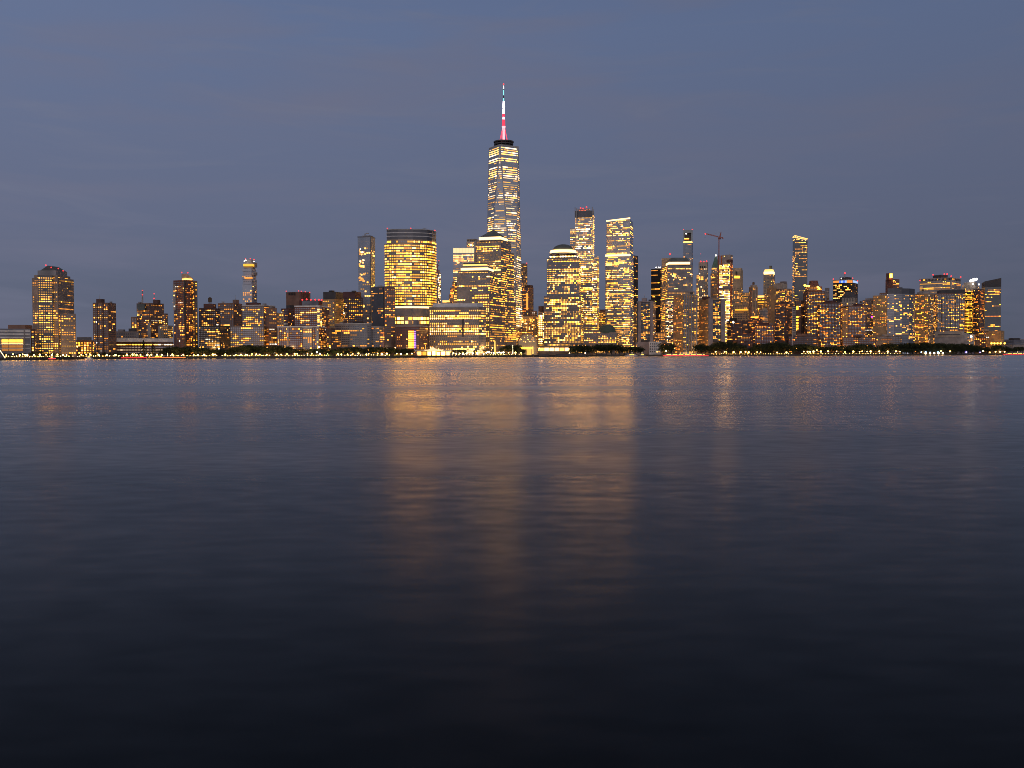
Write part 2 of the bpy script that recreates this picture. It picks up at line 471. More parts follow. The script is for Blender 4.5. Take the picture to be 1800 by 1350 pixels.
# rubble seawall: jittered face, with a coping
vs, fs = [], []; R = random.Random(3); pts = []
for (x0, y0), (x1, y1) in zip(SH, SH[1:]):
    n = max(2, int(math.hypot(x1 - x0, y1 - y0) / 5))
    pts += [(x0 + (x1 - x0) * i / n, y0 + (y1 - y0) * i / n) for i in range(n)]
for x, y in pts:
    vs += [(x, y - 4 + R.uniform(-1.2, .6), -.6), (x, y - 2.2 + R.uniform(-.9, .9), 1.0 + R.uniform(-.35, .35)), (x, y - .4 + R.uniform(-.3, .3), 2.5 + R.uniform(-.3, .2)),
           (x, y, 2.6), (x, y, GZ + .25), (x, y + .8, GZ + .25), (x, y + .8, GZ - .5)]
for i in range(len(pts) - 1):
    for k in range(6):
        a, b = 7 * i + k, 7 * i + 7 + k; fs.append([a, b, b + 1, a + 1])
tag(link_mesh('seawall', vs, fs, 'riprap'), kind='structure')

# ------------------------------------------------------------------ buildings, left to right
def B(kind, label, px, Y, cat='tower', group=None): return Bld(kind, label, px, Y, cat, group)

# far left
b = B('hospital_building', 'low white banded building at the left edge with glowing lower floors', 25, 1215, 'building')
b.box('wall', -30, 53, 53.4, 578, None, 'grey_blue', None, dm=30)
for ya, yb in ((580.5, 583), (586, 588.5), (592, 594.2), (604.6, 606.2), (611.6, 612.8)): b.patch('band', -28, 52.5, ya, yb, 'white', t=.4)
for x in (3, 16, 28.5):
    for ya, yb, m in ((597, 601, 'lit_g3'), (602.5, 604.5, 'lit_c3'), (607, 611, 'lit_a1'), (613, 617, 'lit_a1')): b.patch('window', x, x + 11.7, ya, yb, m, t=.8)
b.patch('stair_strip', 41.5, 44, 579, 618, 'grey')
b.box('penthouse', 14, 44, 57, 571, 579, 'brick_brown', None, V(APTL, p=.8), dy=8)
b.box('side_wing', 53.5, 61, 62, 578, None, 'brick_dark', V(APT, p=.4, lev='233'), dy=6)
b.flush()

b = B('postmodern_tower', 'broad stepped tower with a dark gabled top at the far left, rows of yellow windows', 100, 1255)
st = V(OFF, fh=2.9, bw=2.6, p=.5, row=.2, rowd=.1, cols='wgcwa', lev='11223', hf=.42)
sd = V(OFF, fh=2.9, bw=2.6, p=.26, row=.32, rowd=.2, cols='awga', lev='11223', hf=.42)
b.box('wall', 56, 101.5, 129.5, 488, None, 'granite', st, sd)
fp, _, _ = b.box('wall', 60, 101, 123.5, 483, 492, 'granite', V(st, mb=.5), None, dy=2)
fp, _, _ = b.box('setback', 66, 98, 118, 475, 484, 'granite_grey', None, None, dy=3)
b.box('glass_bay', 66, 92, 95, 484, None, 'glass_dark', V(st, p=.82, row=.5, rowd=.04, cols='gcwg', lev='12233'), None, dy=-2.5, dm=4)
b.box('side_wing', 101, 106.5, 133.2, 551, None, 'granite', V(st, p=.7), sd, dy=-3)
fp = foot(70, 98, 117, 475, 1259); z = b.Z(92, 475, 4); zr = b.Z(80, 466.5, 4)
mid = lambda a, c: ((a[0] + c[0]) / 2, (a[1] + c[1]) / 2)
r0, r1 = mid(fp[0], fp[1]), mid(fp[3], fp[2])
b.mesh('gabled_roof', MB().frustum(fp, z - .3, [r0, r0, r1, r1], zr), 'slate')
for x, y in ((80.7, 466), (90, 470), (102.5, 472), (111, 476)): b.beacon(x, y, 2)
b.flush()

b = B('low_building', 'low brick block with orange lit shop fronts beside the gabled tower', 149, 1330, 'building')
b.box('wall', 131, 162, 165, 598, None, 'brick_brown', V(APTL, p=.6, cols='oawg', lev='2234', fh=3.2))
b.box('penthouse', 135, 160, 161, 592.5, 599, 'grey', None, dy=30)
b.flush()

b = B('apartment_tower', 'slim brown tower standing alone between the gabled tower and the twin-mast block', 184, 1420)
b.box('wall', 163, 190, 203.8, 532, None, 'brick_brown', V(APT, p=.34, fh=2.9, bw=3.2), V(APT, p=.16, fh=2.9, bw=3.2))
for x0, x1 in ((170, 172), (180, 182.5)): b.patch('service_shaft', x0, x1, 533, 618, 'brick_dark')
b.box('penthouse', 169, 178, 184, 525.5, 533, 'brick_dark', V(APT, p=.2), dy=4)

b.flush()

b = B('school_building', 'long low brick school with a pale roof strip in front of the twin-mast towers', 240, 1470, 'building')
b.box('wall', 163, 304, 305, 601, None, 'brick_dark', V(APT, p=.3, fh=3.6, bw=4, wf=.8, hf=.38, row=.15, seg=4, cols='ccgh', lev='1233', dark='pane_pale'), dm=40)
b.box('roof_strip', 194, 304.6, 305, 594.8, 600.9, 'white', dy=3, dm=30)
b.box('roof_plant', 254, 283, 284, 594.2, 598.5, 'black', dy=2, dm=20)
b.box('roof_plant', 285, 290.5, 291, 594.2, 598.5, 'black', dy=2, dm=20)
b.flush()

b = B('low_building', 'small grey stepped block between the slim brown tower and the twin-mast towers', 222, 1560, 'building')
b.box('wall', 204, 244, 246, 582.5, None, 'brick_grey', V(APT, p=.25, fh=4))
b.box('penthouse', 207, 217, 220, 579, 583, 'grey', dy=6); b.box('penthouse', 226, 238, 240, 577.5, 583, 'charcoal', dy=6)
b.flush()

b = B('stepped_tower', 'dark brown stepped block carrying two red-lit masts', 262, 1640)
b.box('wall', 240, 262, 288, 532.5, None, 'brick_brown', V(APT, p=.3), V(APT, p=.3))
b.box('wall', 241, 254, 257, 534, 545, 'slate', dy=-3)
b.box('penthouse', 269, 277, 282, 527, 534, 'brick_dark', dy=6)
b.box('wing', 230.3, 241, 243, 557, None, 'brick_brown', V(APTL, p=.45), dy=-4)
b.box('wing', 285, 291, 295, 551, None, 'brick_brown', V(APTL, p=.5), dy=10)
b.box('wing', 280, 295, 304.5, 572, None, 'tan_pale', V(APTL, p=.3), V(APTL, p=.75, cols='gc'), dy=-10)
b.box('concrete_shaft', 259, 264.6, 265, 566.5, None, 'concrete', dy=-16, dm=8)
b.box('concrete_shaft', 278, 280.5, 281, 573, None, 'concrete', dy=-22, dm=8)
b.mast(250.4, 533, 509, 8, 1.6); b.beacon(250.4, 510.5, 7.9); b.beacon(250.4, 518, 6)
b.mast(270.9, 527.5, 516, 8, .9); b.beacon(270.9, 516.5, 8, .8); b.beacon(270.9, 524.5, 6)
b.flush()

b = B('apartment_tower', 'tall slim reddish brown tower topped by a curved pale crown', 325, 1500)
b.box('wall', 304.6, 324, 345.5, 492, None, 'brick_red', V(APT, p=.22, fh=3), V(APT, p=.45, fh=3, bw=3, cols='aaow'))
b.box('notch', 323, 325.8, 326.5, 492.5, None, 'black', dy=-2.2, dm=3)
b.box('glass_corner', 338, 342, 346.8, 494, None, 'glass_bronze', V(APTL, p=.5, cols='awg'), dy=6)
b.box('balcony_stack', 304, 308, 308.4, 500, 545, 'concrete', V(APTL, p=.45, lev='234', wf=.9), dy=-2, dm=6)
fp = foot(319, 328, 339.4, 481, 1506); z0 = b.Z(328, 493, 6); zt = b.Z(328, 481, 6); zl = b.Z(328, 489, 6)
b.vol('curved_crown', fp, z0, fp, [zt, zt, zl, zt], 'tan_pale')
b.box('window', 320, 327, 338, 489.5, 491.5, 'lit_c3', dy=4.5)
b.beacon(319.3, 479, 6); b.beacon(330, 479.3, 6)
b.flush()

b = B('loft_building', 'dark loft tower with a rooftop water tank', 368, 1560)
b.box('wall', 349.7, 379, 387.5, 541.5, None, 'brick_dark', V(APT, p=.3, fh=3.2, bw=3.2, wf=.7, dark='pane_pale'), V(APT, p=.35))
b.box('penthouse', 357.8, 374, 380, 534, 543, 'brick_red', V(APT, p=.15), dy=5)
b.tank(369.2, 534, 522, 6.6)
b.flush()
b = B('loft_building', 'lower black-framed block with many small panes below the water tank', 376, 1475, 'building')
b.box('wall', 349, 386.5, 404, 572, None, 'black', V(APT, p=.36, fh=2.9, bw=2.5, wf=.68, hf=.6, dark='pane_pale', lev='1223'), V(APT, p=.22, fh=2.9, bw=3))
b.flush()
b = B('apartment_tower', 'plain tan brown slab behind the lofts with a small box on its roof', 403, 1650)
b.box('wall', 383, 411, 425.5, 532.6, None, 'brick_brown', V(APT, p=.32, fh=3.2, bw=3.6), V(APT, p=.22), dy=0)
b.box('penthouse', 409, 415, 420, 526.7, 534, 'brick_brown', V(APT, p=.2), dy=5)
b.flush()

b = B('jenga_tower', 'slim pale tower of staggered glass boxes with a glowing top storey', 438, 1850)
b.box('wall', 426, 443, 451.5, 500, None, 'glass_sky', V(APT, p=.18, fh=3.8, bw=3.8, wf=.6, hf=.5, dark=None), V(APT, p=.2, dark='pane'))
yy = 500
R = random.Random(5)
for k, (yt, d0, d1) in enumerate(((491, 1.6, 0), (483, -.5, -1), (477, 2.2, 1), (471.5, .2, -1.2))):
    b.box('stacked_box', 425.3 + d0, 442, 451.5 + d1, yt, yy - .3, 'glass_sky', V(APT, p=.12, fh=3.8, bw=3.8, wf=.6, hf=.4, dark='pane'), dy=k % 2 * 2); yy = yt
b.box('stacked_box', 428, 444, 448.5, 462, 471.2, 'steel', V(APT, p=.1), dy=3)
b.box('lit_storey', 427.3, 445, 448.5, 464.2, 467.6, 'lit_g2', dy=-1)
b.box('stacked_box', 443, 447.5, 452, 461.5, 469.8, 'grey', dy=8); b.box('stacked_box', 444, 448, 452, 479.5, 484, 'grey', dy=8)
b.box('lit_storey', 429.5, 443, 444, 487.4, 489.2, 'lit_a2', dy=-2)
b.box('crown_frame', 429, 441, 448, 456, 462.2, 'steel', V(APT, p=.25, fh=4), dy=5)
for x, y in ((431.5, 455.3), (440, 454.6), (446.5, 456)): b.beacon(x, y, 6, .8)
for x, y in ((429.5, 459), (446.5, 459.5), (432, 457.5)): b.beacon(x, y, 0, .9, 'beacon_white')
b.flush()

b = B('apartment_block', 'white-gridded apartment block in front of the staggered glass tower', 445, 1530)
W_ = V(APT, p=.36, fh=3, bw=3, wf=.62, hf=.6, dark='pane_pale', cols='awgc')
b.box('wall', 425.3, 463.5, 484, 536.5, None, 'brick_grey', W_, V(APT, p=.3, cols='oaw'))
b.box('penthouse', 432, 452, 459, 532, 538, 'roof_red', dy=6)
b.box('cornice', 425, 463.8, 484.3, 535.6, 537, 'white', dy=-.5)
b.box('wing', 404, 464, 466, 572.8, None, 'brick_grey', W_, dy=-12, dm=30)
b.box('wing', 464, 472, 486.5, 541, None, 'brick_brown', V(APTL, p=.3, cols='oaw'), V(APTL, p=.34), dy=-5)
b.box('wing', 474, 482, 499, 549.6, None, 'tan', V(APTL, p=.3, cols='aow'), V(APTL, p=.4, cols='aow'), dy=8)
b.flush()

b = B('telephone_tower', 'windowless reddish tower with a row of dark vents near its top', 524, 1900)
b.box('wall', 502.8, 526.3, 545.6, 512.8, None, 'brick_brown')
for x in (507.4, 510.7, 514, 517.3): b.patch('vent', x, x + 2, 514, 519, 'black')
for x in (527, 533, 539): b.patch('pier', x, x + 3, 513.5, 560, 'brick_red', 1, 2)
b.box('base_block', 494, 506, 518, 542, None, 'roof_red', V(APTL, p=.3), V(APTL, p=.3), dy=-60)
b.box('dark_base', 503, 510, 518, 536.5, 545, 'charcoal', dy=-20)
for x, y in ((503, 511.8), (525, 511.4), (529.5, 512), (536.5, 513), (544.5, 514)): b.beacon(x, y, 6, .7)
b.flush()

b = B('plant_building', 'blue-panelled rooftop block lined with six red beacons', 547, 1750, 'building')
b.box('wall', 526, 561, 567, 528, None, 'roof_red', V(APTL, p=.3, mt=26))
b.patch('blue_panel', 531, 560, 528.7, 537.5, 'grey_blue')
for x, y in ((531.5, 527), (539, 526.2), (546.4, 527), (554.2, 526.8), (560.2, 527), (565.4, 527.4)): b.beacon(x, y, 0, 1.3)
b.flush()

b = B('apartment_block', 'white-capped brick apartment block with a lower front wing', 548, 1540)
W2 = V(APT, p=.34, fh=3.1, bw=3.1, wf=.62, hf=.6, dark='pane_pale', cols='aawc', lev='1223')
b.box('wall', 517.5, 561, 579, 538, None, 'brick_red', W2, V(APT, p=.35, fh=3.1))
b.box('cornice', 517, 561.4, 579.4, 536.8, 539.2, 'white', dy=-.8)
b.box('white_bay', 557, 562.5, 566, 540, None, 'concrete', V(APTL, p=.8, cols='gcw', lev='2334', wf=.8), dy=-4)
b.box('wing', 487, 561, 575, 574, None, 'brick_red', W2, V(APTL, p=.36), dy=-30)
for x0, x1 in ((488, 491), (504, 508), (532, 549), (556, 560.5)): b.patch('white_bay', x0, x1, 575.5, None, 'concrete', t=1.2, win=V(W2, p=.5))
b.box('cornice', 486.6, 561.4, 575.4, 573, 575.4, 'white', dy=-31)
b.box('wing', 574, 582, 589, 577, None, 'brick_dark', V(APTL, p=.36, cols='awg'), dy=-25)
b.flush()

b = B('office_block', 'tan block washed in amber light under a dark roof slab', 585, 1700)
b.box('wall', 566.5, 588, 603.5, 525.5, None, 'tan', V(APTL, p=.42, cols='agw', lev='1223'), V(APTL, p=.2, cols='ao'))
b.box('roof_slab', 568, 590, 603, 512.8, 526, 'charcoal', dy=25)
b.box('penthouse', 578, 583, 588, 510.4, 514, 'black', dy=34)
b.flush()
b = B('office_block', 'red brown block with a lit amber side, left of the flared glass tower', 620, 1680)
b.box('wall', 603, 612, 638, 522.5, None, 'brick_dark', V(APTL, p=.4, dark='pane_pale'), V(APTL, p=.5, cols='agg', lev='1223'))
b.box('roof_slab', 603, 624, 634.8, 512.6, 523.5, 'roof_red', dy=10)
b.flush()

b = B('apartment_block', 'long low grey apartment block with a curved front above the trees', 630, 1560, 'building')
pl = [(589, 16), (600, 7), (615, 2), (632, 0), (645, 2), (653, 8)]
fp = [(kx(x, 570) * (1560 + d), 1560 + d) for x, d in pl]; fp += [(kx(653, 570) * 1605, 1605), (kx(589, 570) * 1610, 1610)]
G_ = V(APT, p=.2, fh=3.3, bw=3.4, wf=.8, hf=.5, seg=2.5, cols='awgo', lev='1223')
b.vol('wall', fp, GZ, fp, b.Z(630, 569.6), 'granite_grey', G_)
b.vol('cornice', grow(fp, .5), b.Z(630, 569.5), grow(fp, .5), b.Z(630, 568.4), 'white')
b.box('wing', 650, 667, 675.5, 573, None, 'granite_grey', V(G_, p=.34), V(G_, p=.4), dy=6)
b.box('penthouse', 620, 636, 640, 565.6, 569.5, 'black', dy=14, dm=14)
b.flush()

b = B('glass_tower', 'tall blue glass tower that flares towards its top, left of the gold curved tower', 643, 1800)
P0, P1 = foot(631.5, 651.5, 658.5, 560, 1800), foot(628.6, 651.8, 659.4, 416, 1800)
zb, zt = b.Z(651, 640), b.Z(651, 416.5)
GL = V(APT, fh=4, bw=3.6, wf=.7, hf=.6, p=.09, zones=6, seg=1.6, cols='ccac', lev='1233', dark='pane')
b.vol('wall', P0, GZ, P1, zt, 'glass_blue', V(GL, dark=None, p=.07), V(GL, p=.12, dark=None))
RW = random.Random(77)
for ya, yb, n_ in ((434, 449, 15), (456, 470, 16), (478, 496, 16), (520, 560, 5)):
    for _ in range(n_):
        x = 630.6 + abs(RW.gauss(0, 5.5)); y = RW.uniform(ya, yb)
        if x < 648: b.patch('window', x, x + RW.choice((1.6, 2.4, 3.4)), y, y + 1.9, RW.choice(('lit_c2', 'lit_h3', 'lit_w2', 'lit_a2', 'lit_c3')), t=.5 + RW.random() * .2, fp=P1)
for k in range(17): b.patch('floor_line', 630.2, 650.5, 424 + k * 8.6, 424.5 + k * 8.6, 'glass_steel', t=.35, fp=P1 if k < 9 else P0)
b.mesh('corner_rib', MB().tube((P0[1][0], P0[1][1] - .3, GZ), (P1[1][0], P1[1][1] - .3, zt), .9), 'glass_dark')
b.mesh('parapet', MB().frustum(grow(P1, .4), zt - .4, grow(P1, .4), zt + 1.4), 'glass_dark')
b.box('roof_plant', 637, 649, 656, 413.5, 416, 'steel', dy=8)
b.mesh('cleaning_crane', MB().tube(at(641, 414, 1808), at(644, 409.6, 1808), .8).tube(at(640, 411.5, 1808), at(648.5, 410, 1808), .7), 'steel')
b.flush()

b = B('office_block', 'dark glass and brown brick block in front of the flared glass tower', 672, 1660)
b.box('wall', 652.5, 674, 693.5, 503.5, None, 'glass_dark', V(OFF, fh=3.6, p=.12, row=.05, rowd=.3, seg=3, cols='aow', lev='1223'), V(APT, p=.3, fh=3.4, bw=3.6, cols='oaw'))
b.box('brick_side', 674.2, 675.4, 694.6, 505, None, 'brick_brown', None, V(APT, p=.3, fh=3.4, bw=3.4, cols='oaaw'), dy=-1.5)
b.flush()

# gold curved tower
b = B('curved_tower', 'gold lit curved glass tower with dark banded crown, the broadest in the skyline', 720, 1760)
def arc(pl, py, Y, back=75):
    f_ = [(kx(x, py) * (Y + d), Y + d) for x, d in pl]
    return f_ + [(kx(pl[-1][0] - 1, py) * (Y + back), Y + back), (kx(pl[0][0] + 1, py) * (Y + back), Y + back)]
fpb = arc([(675.8, 5), (684, 2), (696, 0), (710, 0), (724, 1), (738, 4), (750, 9), (758, 18), (764, 30), (766.8, 42)], 430, 1760)
fpc = arc([(679.8, 5), (688, 2), (700, 0), (712, 0), (726, 1), (739, 4), (751, 9), (759, 18), (764, 30), (766.4, 42)], 404, 1761)
GD = V(OFF, fh=4.6, bw=3.6, wf=.68, hf=.5, p=.95, row=.3, rowd=0, seg=1.3, cols='ggggcw', lev='22232334', mt=1, mb=2, ms=.2, dark='pane')
z = [b.Z(700, y) for y in (640, 570.5, 555.7, 547, 541.5, 428, 420.5, 402.4)]
b.vol('lobby', fpb, GZ, fpb, z[1], 'granite')
b.vol('lobby_glass', inset(fpb, .985), z[1], inset(fpb, .985), z[2], 'glass_bronze', V(OFF, fh=6, bw=5, wf=.86, hf=.7, p=.9, seg=6, cols='cgc', lev='334', mt=.5, mb=.5))
b.vol('band', fpb, z[2], fpb, z[4], 'granite_grey')
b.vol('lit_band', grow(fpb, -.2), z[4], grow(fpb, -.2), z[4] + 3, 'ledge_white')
b.vol('wall', fpb, z[4] + 3, fpb, z[5], 'glass_bronze', GD)
b.vol('wall', fpc, z[5], fpc, z[6], 'glass_bronze', V(GD, p=.8, mb=.5))
b.vol('crown', fpc, z[6], fpc, z[7], 'glass_dark')
for k in range(3):
    zz = z[6] + (z[7] - z[6]) * (k + 1) / 3
    b.vol('crown_rail', grow(fpc, .5), zz - 1, grow(fpc, .5), zz + .2, 'white' if k < 2 else 'steel')
for x, y in ((681, 401.6), (722, 401.4), (764.4, 405)): b.beacon(x, y, 8 if x < 750 else 40, .9)
b.mesh('roof_crane', MB().tube(at(741, 403, 1790), at(750, 400.6, 1790), .5).tube(at(745, 403, 1790), at(745.5, 400.6, 1790), .5), 'steel')
b.flush()

b = B('construction_tower', 'unfinished tower with bright work lights just right of the gold curved tower', 772, 2250)
b.box('wall', 762, 770, 775, 479, None, 'concrete', V(APTL, p=.3), V(APTL, p=.75, cols='chh', lev='334', fh=3.6, bw=3))
b.box('concrete_core', 766, 770, 773, 474, 480, 'concrete', dy=4)
b.flush()
b = B('tower_crane', 'small red tower crane above the unfinished tower beside the gold tower', 769, 2254, 'crane')
m = MB().tube(at(769, 480, 2254), at(769, 464, 2254), .9); m.build('mast', 'crane_red', b.root)
MB().tube(at(768.2, 470, 2254), at(771.4, 458.5, 2254), .7).build('jib', 'crane_red', b.root)
MB().tube(at(769, 468, 2254), at(772, 466.5, 2254), .9).build('counter_jib', 'crane_red', b.root); b.beacon(771.5, 458.5, 0, .7)

b = B('apartment_block', 'dark red block with a tall amber and violet lit portal', 724, 1620, 'building')
b.box('wall', 696.5, 737, 752, 573, None, 'brick_red', V(APT, p=.2, fh=3.6), V(APT, p=.3, fh=3.6))
b.box('cornice', 695.6, 737.3, 753, 571.8, 574, 'concrete', dy=-.9)
b.box('penthouse', 726, 733, 737.5, 562.5, 573, 'grey', dy=8)
b.last = foot(696.5, 737, 752, 573, 1620)
b.patch('portal_reveal', 717, 732, 580, 612.5, 'charcoal', t=.5)
for x, m in ((718, 'lit_a3'), (721.4, 'lit_a3'), (724.8, 'lit_o3'), (728.2, 'lit_violet')):
    emitter('lit_violet', (.5, .25, 1), 1.2)
    b.patch('lit_portal', x, x + 3.3, 581.5, 612, m, t=1)
for k in range(7): b.patch('portal_slat', 717.6, 731.6, 584 + k * 4, 585.1 + k * 4, 'brick_brown', t=1.4)
b.flush()

b = B('office_block', 'wide flat-roofed office block with square lit windows behind the tent', 800, 1690)
SQ = V(OFF, fh=4.2, bw=3.3, wf=.5, hf=.5, p=.55, row=.36, rowd=.2, seg=2.5, cols='ccgw', lev='12334', dark='pane')
fp = [(kx(x, 545) * (1690 + d), 1690 + d) for x, d in ((754.4, 8), (842, 0), (854, 12))]; fp += [(kx(853, 545) * 1750, 1750), (kx(755, 545) * 1750, 1750)]
b.vol('wall', fp, GZ, fp, b.Z(800, 541.5), 'granite', V(SQ, coh=.7, pf=[(545, 551, .6, '223'), (551, 561, .95, '2334'), (561, 570, .75, '223'), (570, 591, .96, '2344'), (591, 598, .15, '12'), (598, 614, .5, '234')]))
b.vol('parapet', grow(fp, .35), b.Z(800, 541.4), grow(fp, .35), b.Z(800, 539), 'granite_grey')
b.vol('roof_plant', inset(fp, .9), b.Z(800, 539.2), inset(fp, .88), b.Z(800, 532.8), 'white')
b.patch('service_slot', 812, 815.5, 560, 592, 'charcoal', fp=fp)
b.flush()

# art deco + glass-crowned tower + stone tower behind the financial towers
b = B('art_deco_tower', 'stepped amber floodlit brick tower top peeking out left of the stepped office tower', 797, 2020)
b.box('wall', 789, 797, 806, 517, None, 'tan', V(APTL, p=.6, cols='oag', lev='2234'), dy=0)
b.box('setback', 791.5, 798, 805, 505, 518, 'tan', V(APTL, p=.6, cols='oag', lev='234', mb=.5), dy=5)
b.box('setback', 795, 800, 805, 495, 506, 'tan', V(APTL, p=.5, cols='oag', lev='234', mb=.5), dy=9)
b.box('lit_roof', 777.8, 789, 790.5, 528, 531.5, 'ledge_warm', dy=-15); b.box('wing', 777, 789.3, 791, 531.6, None, 'tan_pale', V(APTL), dy=-14)
b.flush()
b = B('office_tower', 'glass tower with a broad glowing white crown behind the stepped office tower', 815, 2260)
b.box('wall', 796.3, 834, 836, 445.3, None, 'glass_steel', V(OFFC, fh=4.2, p=.45, row=.3, cols='ccwa', lev='12334'))
b.box('crown', 796.3, 834, 836, 435, 445, 'glass_steel', dy=1)
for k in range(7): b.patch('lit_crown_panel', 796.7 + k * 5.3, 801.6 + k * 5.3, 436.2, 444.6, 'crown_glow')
b.flush()
b = B('stone_tower', 'pale stone tower top with arched openings behind the pyramid-roofed tower', 830, 2500)
b.box('wall', 820, 836, 842, 424, None, 'limestone', V(APTL, p=.3)); b.box('setback', 820.5, 835, 841, 419.6, 425, 'limestone', dy=3)
for x in (822, 825.5, 829, 832.5): b.patch('opening', x, x + 1.8, 421, 427, 'black', t=1.2)
b.beacon(828, 431, -2, 1.2, 'beacon_white')
b.flush()

# one world trade-like tower
b = B('skyscraper', 'tallest glass skyscraper with tapering faceted faces and a red and white lit spire', 882, 2150, 'skyscraper')
Bq = foot(853, 905.5, 918.5, 560, 2150)
cx = sum(p[0] for p in Bq) / 4; cy = sum(p[1] for p in Bq) / 4
Tq = [mid(Bq[i], Bq[(i + 1) % 4]) for i in range(4)]
zp = b.Z(880, 575); zt = b.Z(879, 254.5)
b.vol('podium', Bq, GZ, Bq, zp, 'glass_steel', V(OFF, p=.3, cols='wa', fh=5))
bv = [(*p, zp) for p in Bq]; tv = [(*p, zt) for p in Tq]
fs = [[0, 1, 2, 3][::-1], [4, 5, 6, 7]]
for i in range(4):
    fs.append([i, (i + 1) % 4, 4 + i]); fs.append([i, 4 + i, 4 + (i - 1) % 4])
link_mesh('wall', bv + tv, fs, 'glass_sky', b.root)
PF = [(256, 274.5, .99, '233'), (274.5, 278.5, .05, '2'), (278.5, 284, .97, '33'), (284, 293.5, .06, '12'), (293.5, 312.5, .97, '233'), (312.5, 318, .55, '1123'), (318, 327, .85, '122'),
      (327, 340, .6, '11223'), (340, 351, .85, '223'), (351, 365, .5, '1112'), (365, 392, .62, '11223'), (392, 424, .85, '2233'), (424, 450, .35, '112'), (450, 520, .7, '1233'), (520, 580, .8, '2233')]
WT = V(OFFC, fh=4.6, bw=2.6, wf=.97, hf=.40, seg=4, coh=.85, cols='cchhc', mt=2, mb=1, ms=.5, pf=PF)
for i in range(4):
    j = (i - 1) % 4
    b.face([bv[i], bv[(i + 1) % 4], tv[i]], WT)
    b.face([tv[i], tv[j], bv[i]], WT)
m = MB()
for i in range(4):
    m.tube(bv[i], tv[i], .45, None, 5).tube(bv[i], tv[(i - 1) % 4], .45, None, 5).tube(tv[i], tv[(i + 1) % 4], .6, None, 5)
m.build('edge_trim', 'steel', b.root)
b.mesh('parapet', MB().frustum(grow(Tq, .3), zt, grow(Tq, .3), zt + 3), 'steel')
c = (cx, cy); k = b.Y / F
m = MB()
for z0_, r_ in ((zt + 4, 17.5), (zt + 8, 20.5), (zt + 12.5, 21.5)):
    m.lathe(c, [(r_, z0_), (r_ + .3, z0_ + .2), (r_ + .3, z0_ + 2.6), (r_, z0_ + 2.8)], 28)
for i in range(14):
    a = i * .4488; m.tube((cx + 20 * math.cos(a), cy + 20 * math.sin(a), zt), (cx + 20 * math.cos(a), cy + 20 * math.sin(a), zt + 14), .6, None, 5)
m.build('antenna_ring', 'charcoal', b.root)
Yc = cy; zz = lambda py: at(884, py, Yc).z
emitter('spire_red', (1, .02, .05), 2.2); emitter('spire_pink', (1, .36, .40), 2.0); emitter('spire_white', (1, .86, 1), 4.0); emitter('spire_teal', (.25, .85, .80), 1.3)
for ya, yb, ra, rb, mt_ in ((246, 231, 2.6, 2.2, 'spire_pink'), (231, 222, 2.2, 4.0, 'spire_pink'), (222, 210, 3.2, 3.0, 'spire_red'), (210, 206, 2.3, 1.9, 'spire_white'), (206, 200, 3, 2.6, 'spire_red'),
                        (200, 191, 2.3, 2.0, 'spire_white'), (190.5, 189.3, 1.8, 1.8, 'charcoal'), (189.3, 178, 2.5, 1.6, 'spire_white'), (178, 172.5, 1.3, 1.1, 'spire_teal'), (172.5, 167.5, 1.2, 1.0, 'charcoal'),
                        (167.5, 158, 1.1, .9, 'spire_teal'), (158, 155.5, 1.0, .9, 'charcoal'), (155.5, 151, .9, .7, 'beacon_white'), (151, 146.5, .4, .25, 'steel')):
    b.mesh('spire_section', MB().tube((cx, cy, zz(ya)), (cx, cy, zz(yb)), ra, rb, 10), mt_)
b.mesh('beacon', MB().ball((cx, cy, zz(148)), 1.5), 'beacon_red')
for i in range(6):
    a = i * 1.047 + .3
    b.mesh('guy_cable', MB().tube((cx + 11 * math.cos(a), cy + 11 * math.sin(a), zt + 8), (cx + 1.5 * math.cos(a), cy + 1.5 * math.sin(a), zz(221)), .38, None, 4), 'spire_red')
b.flush()

# pyramid roof tower
b = B('office_tower', 'tower with a dark pyramid roof over a bright ledge', 870, 1870)
FT = V(OFF, fh=4.0, bw=3.0, wf=.6, hf=.42, p=.5, row=.32, rowd=.12, seg=1.8, cols='ccgw', lev='112334')
FS = V(FT, p=.62, cols='gaw', lev='12233', wf=.75)
b.box('wall', 838, 880.5, 898, 421, None, 'granite_grey', FT, FS)
b.box('shoulder', 833.5, 879, 903.5, 441, None, 'granite_grey', V(FT, cols='cgw'), FS, dy=3)
b.box('base', 826, 878, 907.5, 530, None, 'granite', V(FT, wf=.5), V(FS, wf=.6), dy=-2)
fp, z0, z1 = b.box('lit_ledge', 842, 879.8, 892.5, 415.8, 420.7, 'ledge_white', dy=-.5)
fpe = grow(fp, .6); cxx = sum(p[0] for p in fp) / 4; cyy = sum(p[1] for p in fp) / 4
b.mesh('ledge_slab', MB().frustum(fpe, z1, fpe, z1 + 1.1), 'granite_grey')
b.mesh('pyramid_roof', MB().frustum(inset(fp, .93), z1 + 1.1, inset(fp, .01), at(866, 403.6, cyy).z), 'slate')
b.mesh('ledge_slab', MB().frustum(grow(fp, 1.2), z0 - 1.6, grow(fp, 1.2), z0 - .1), 'granite_grey')
b.flush()

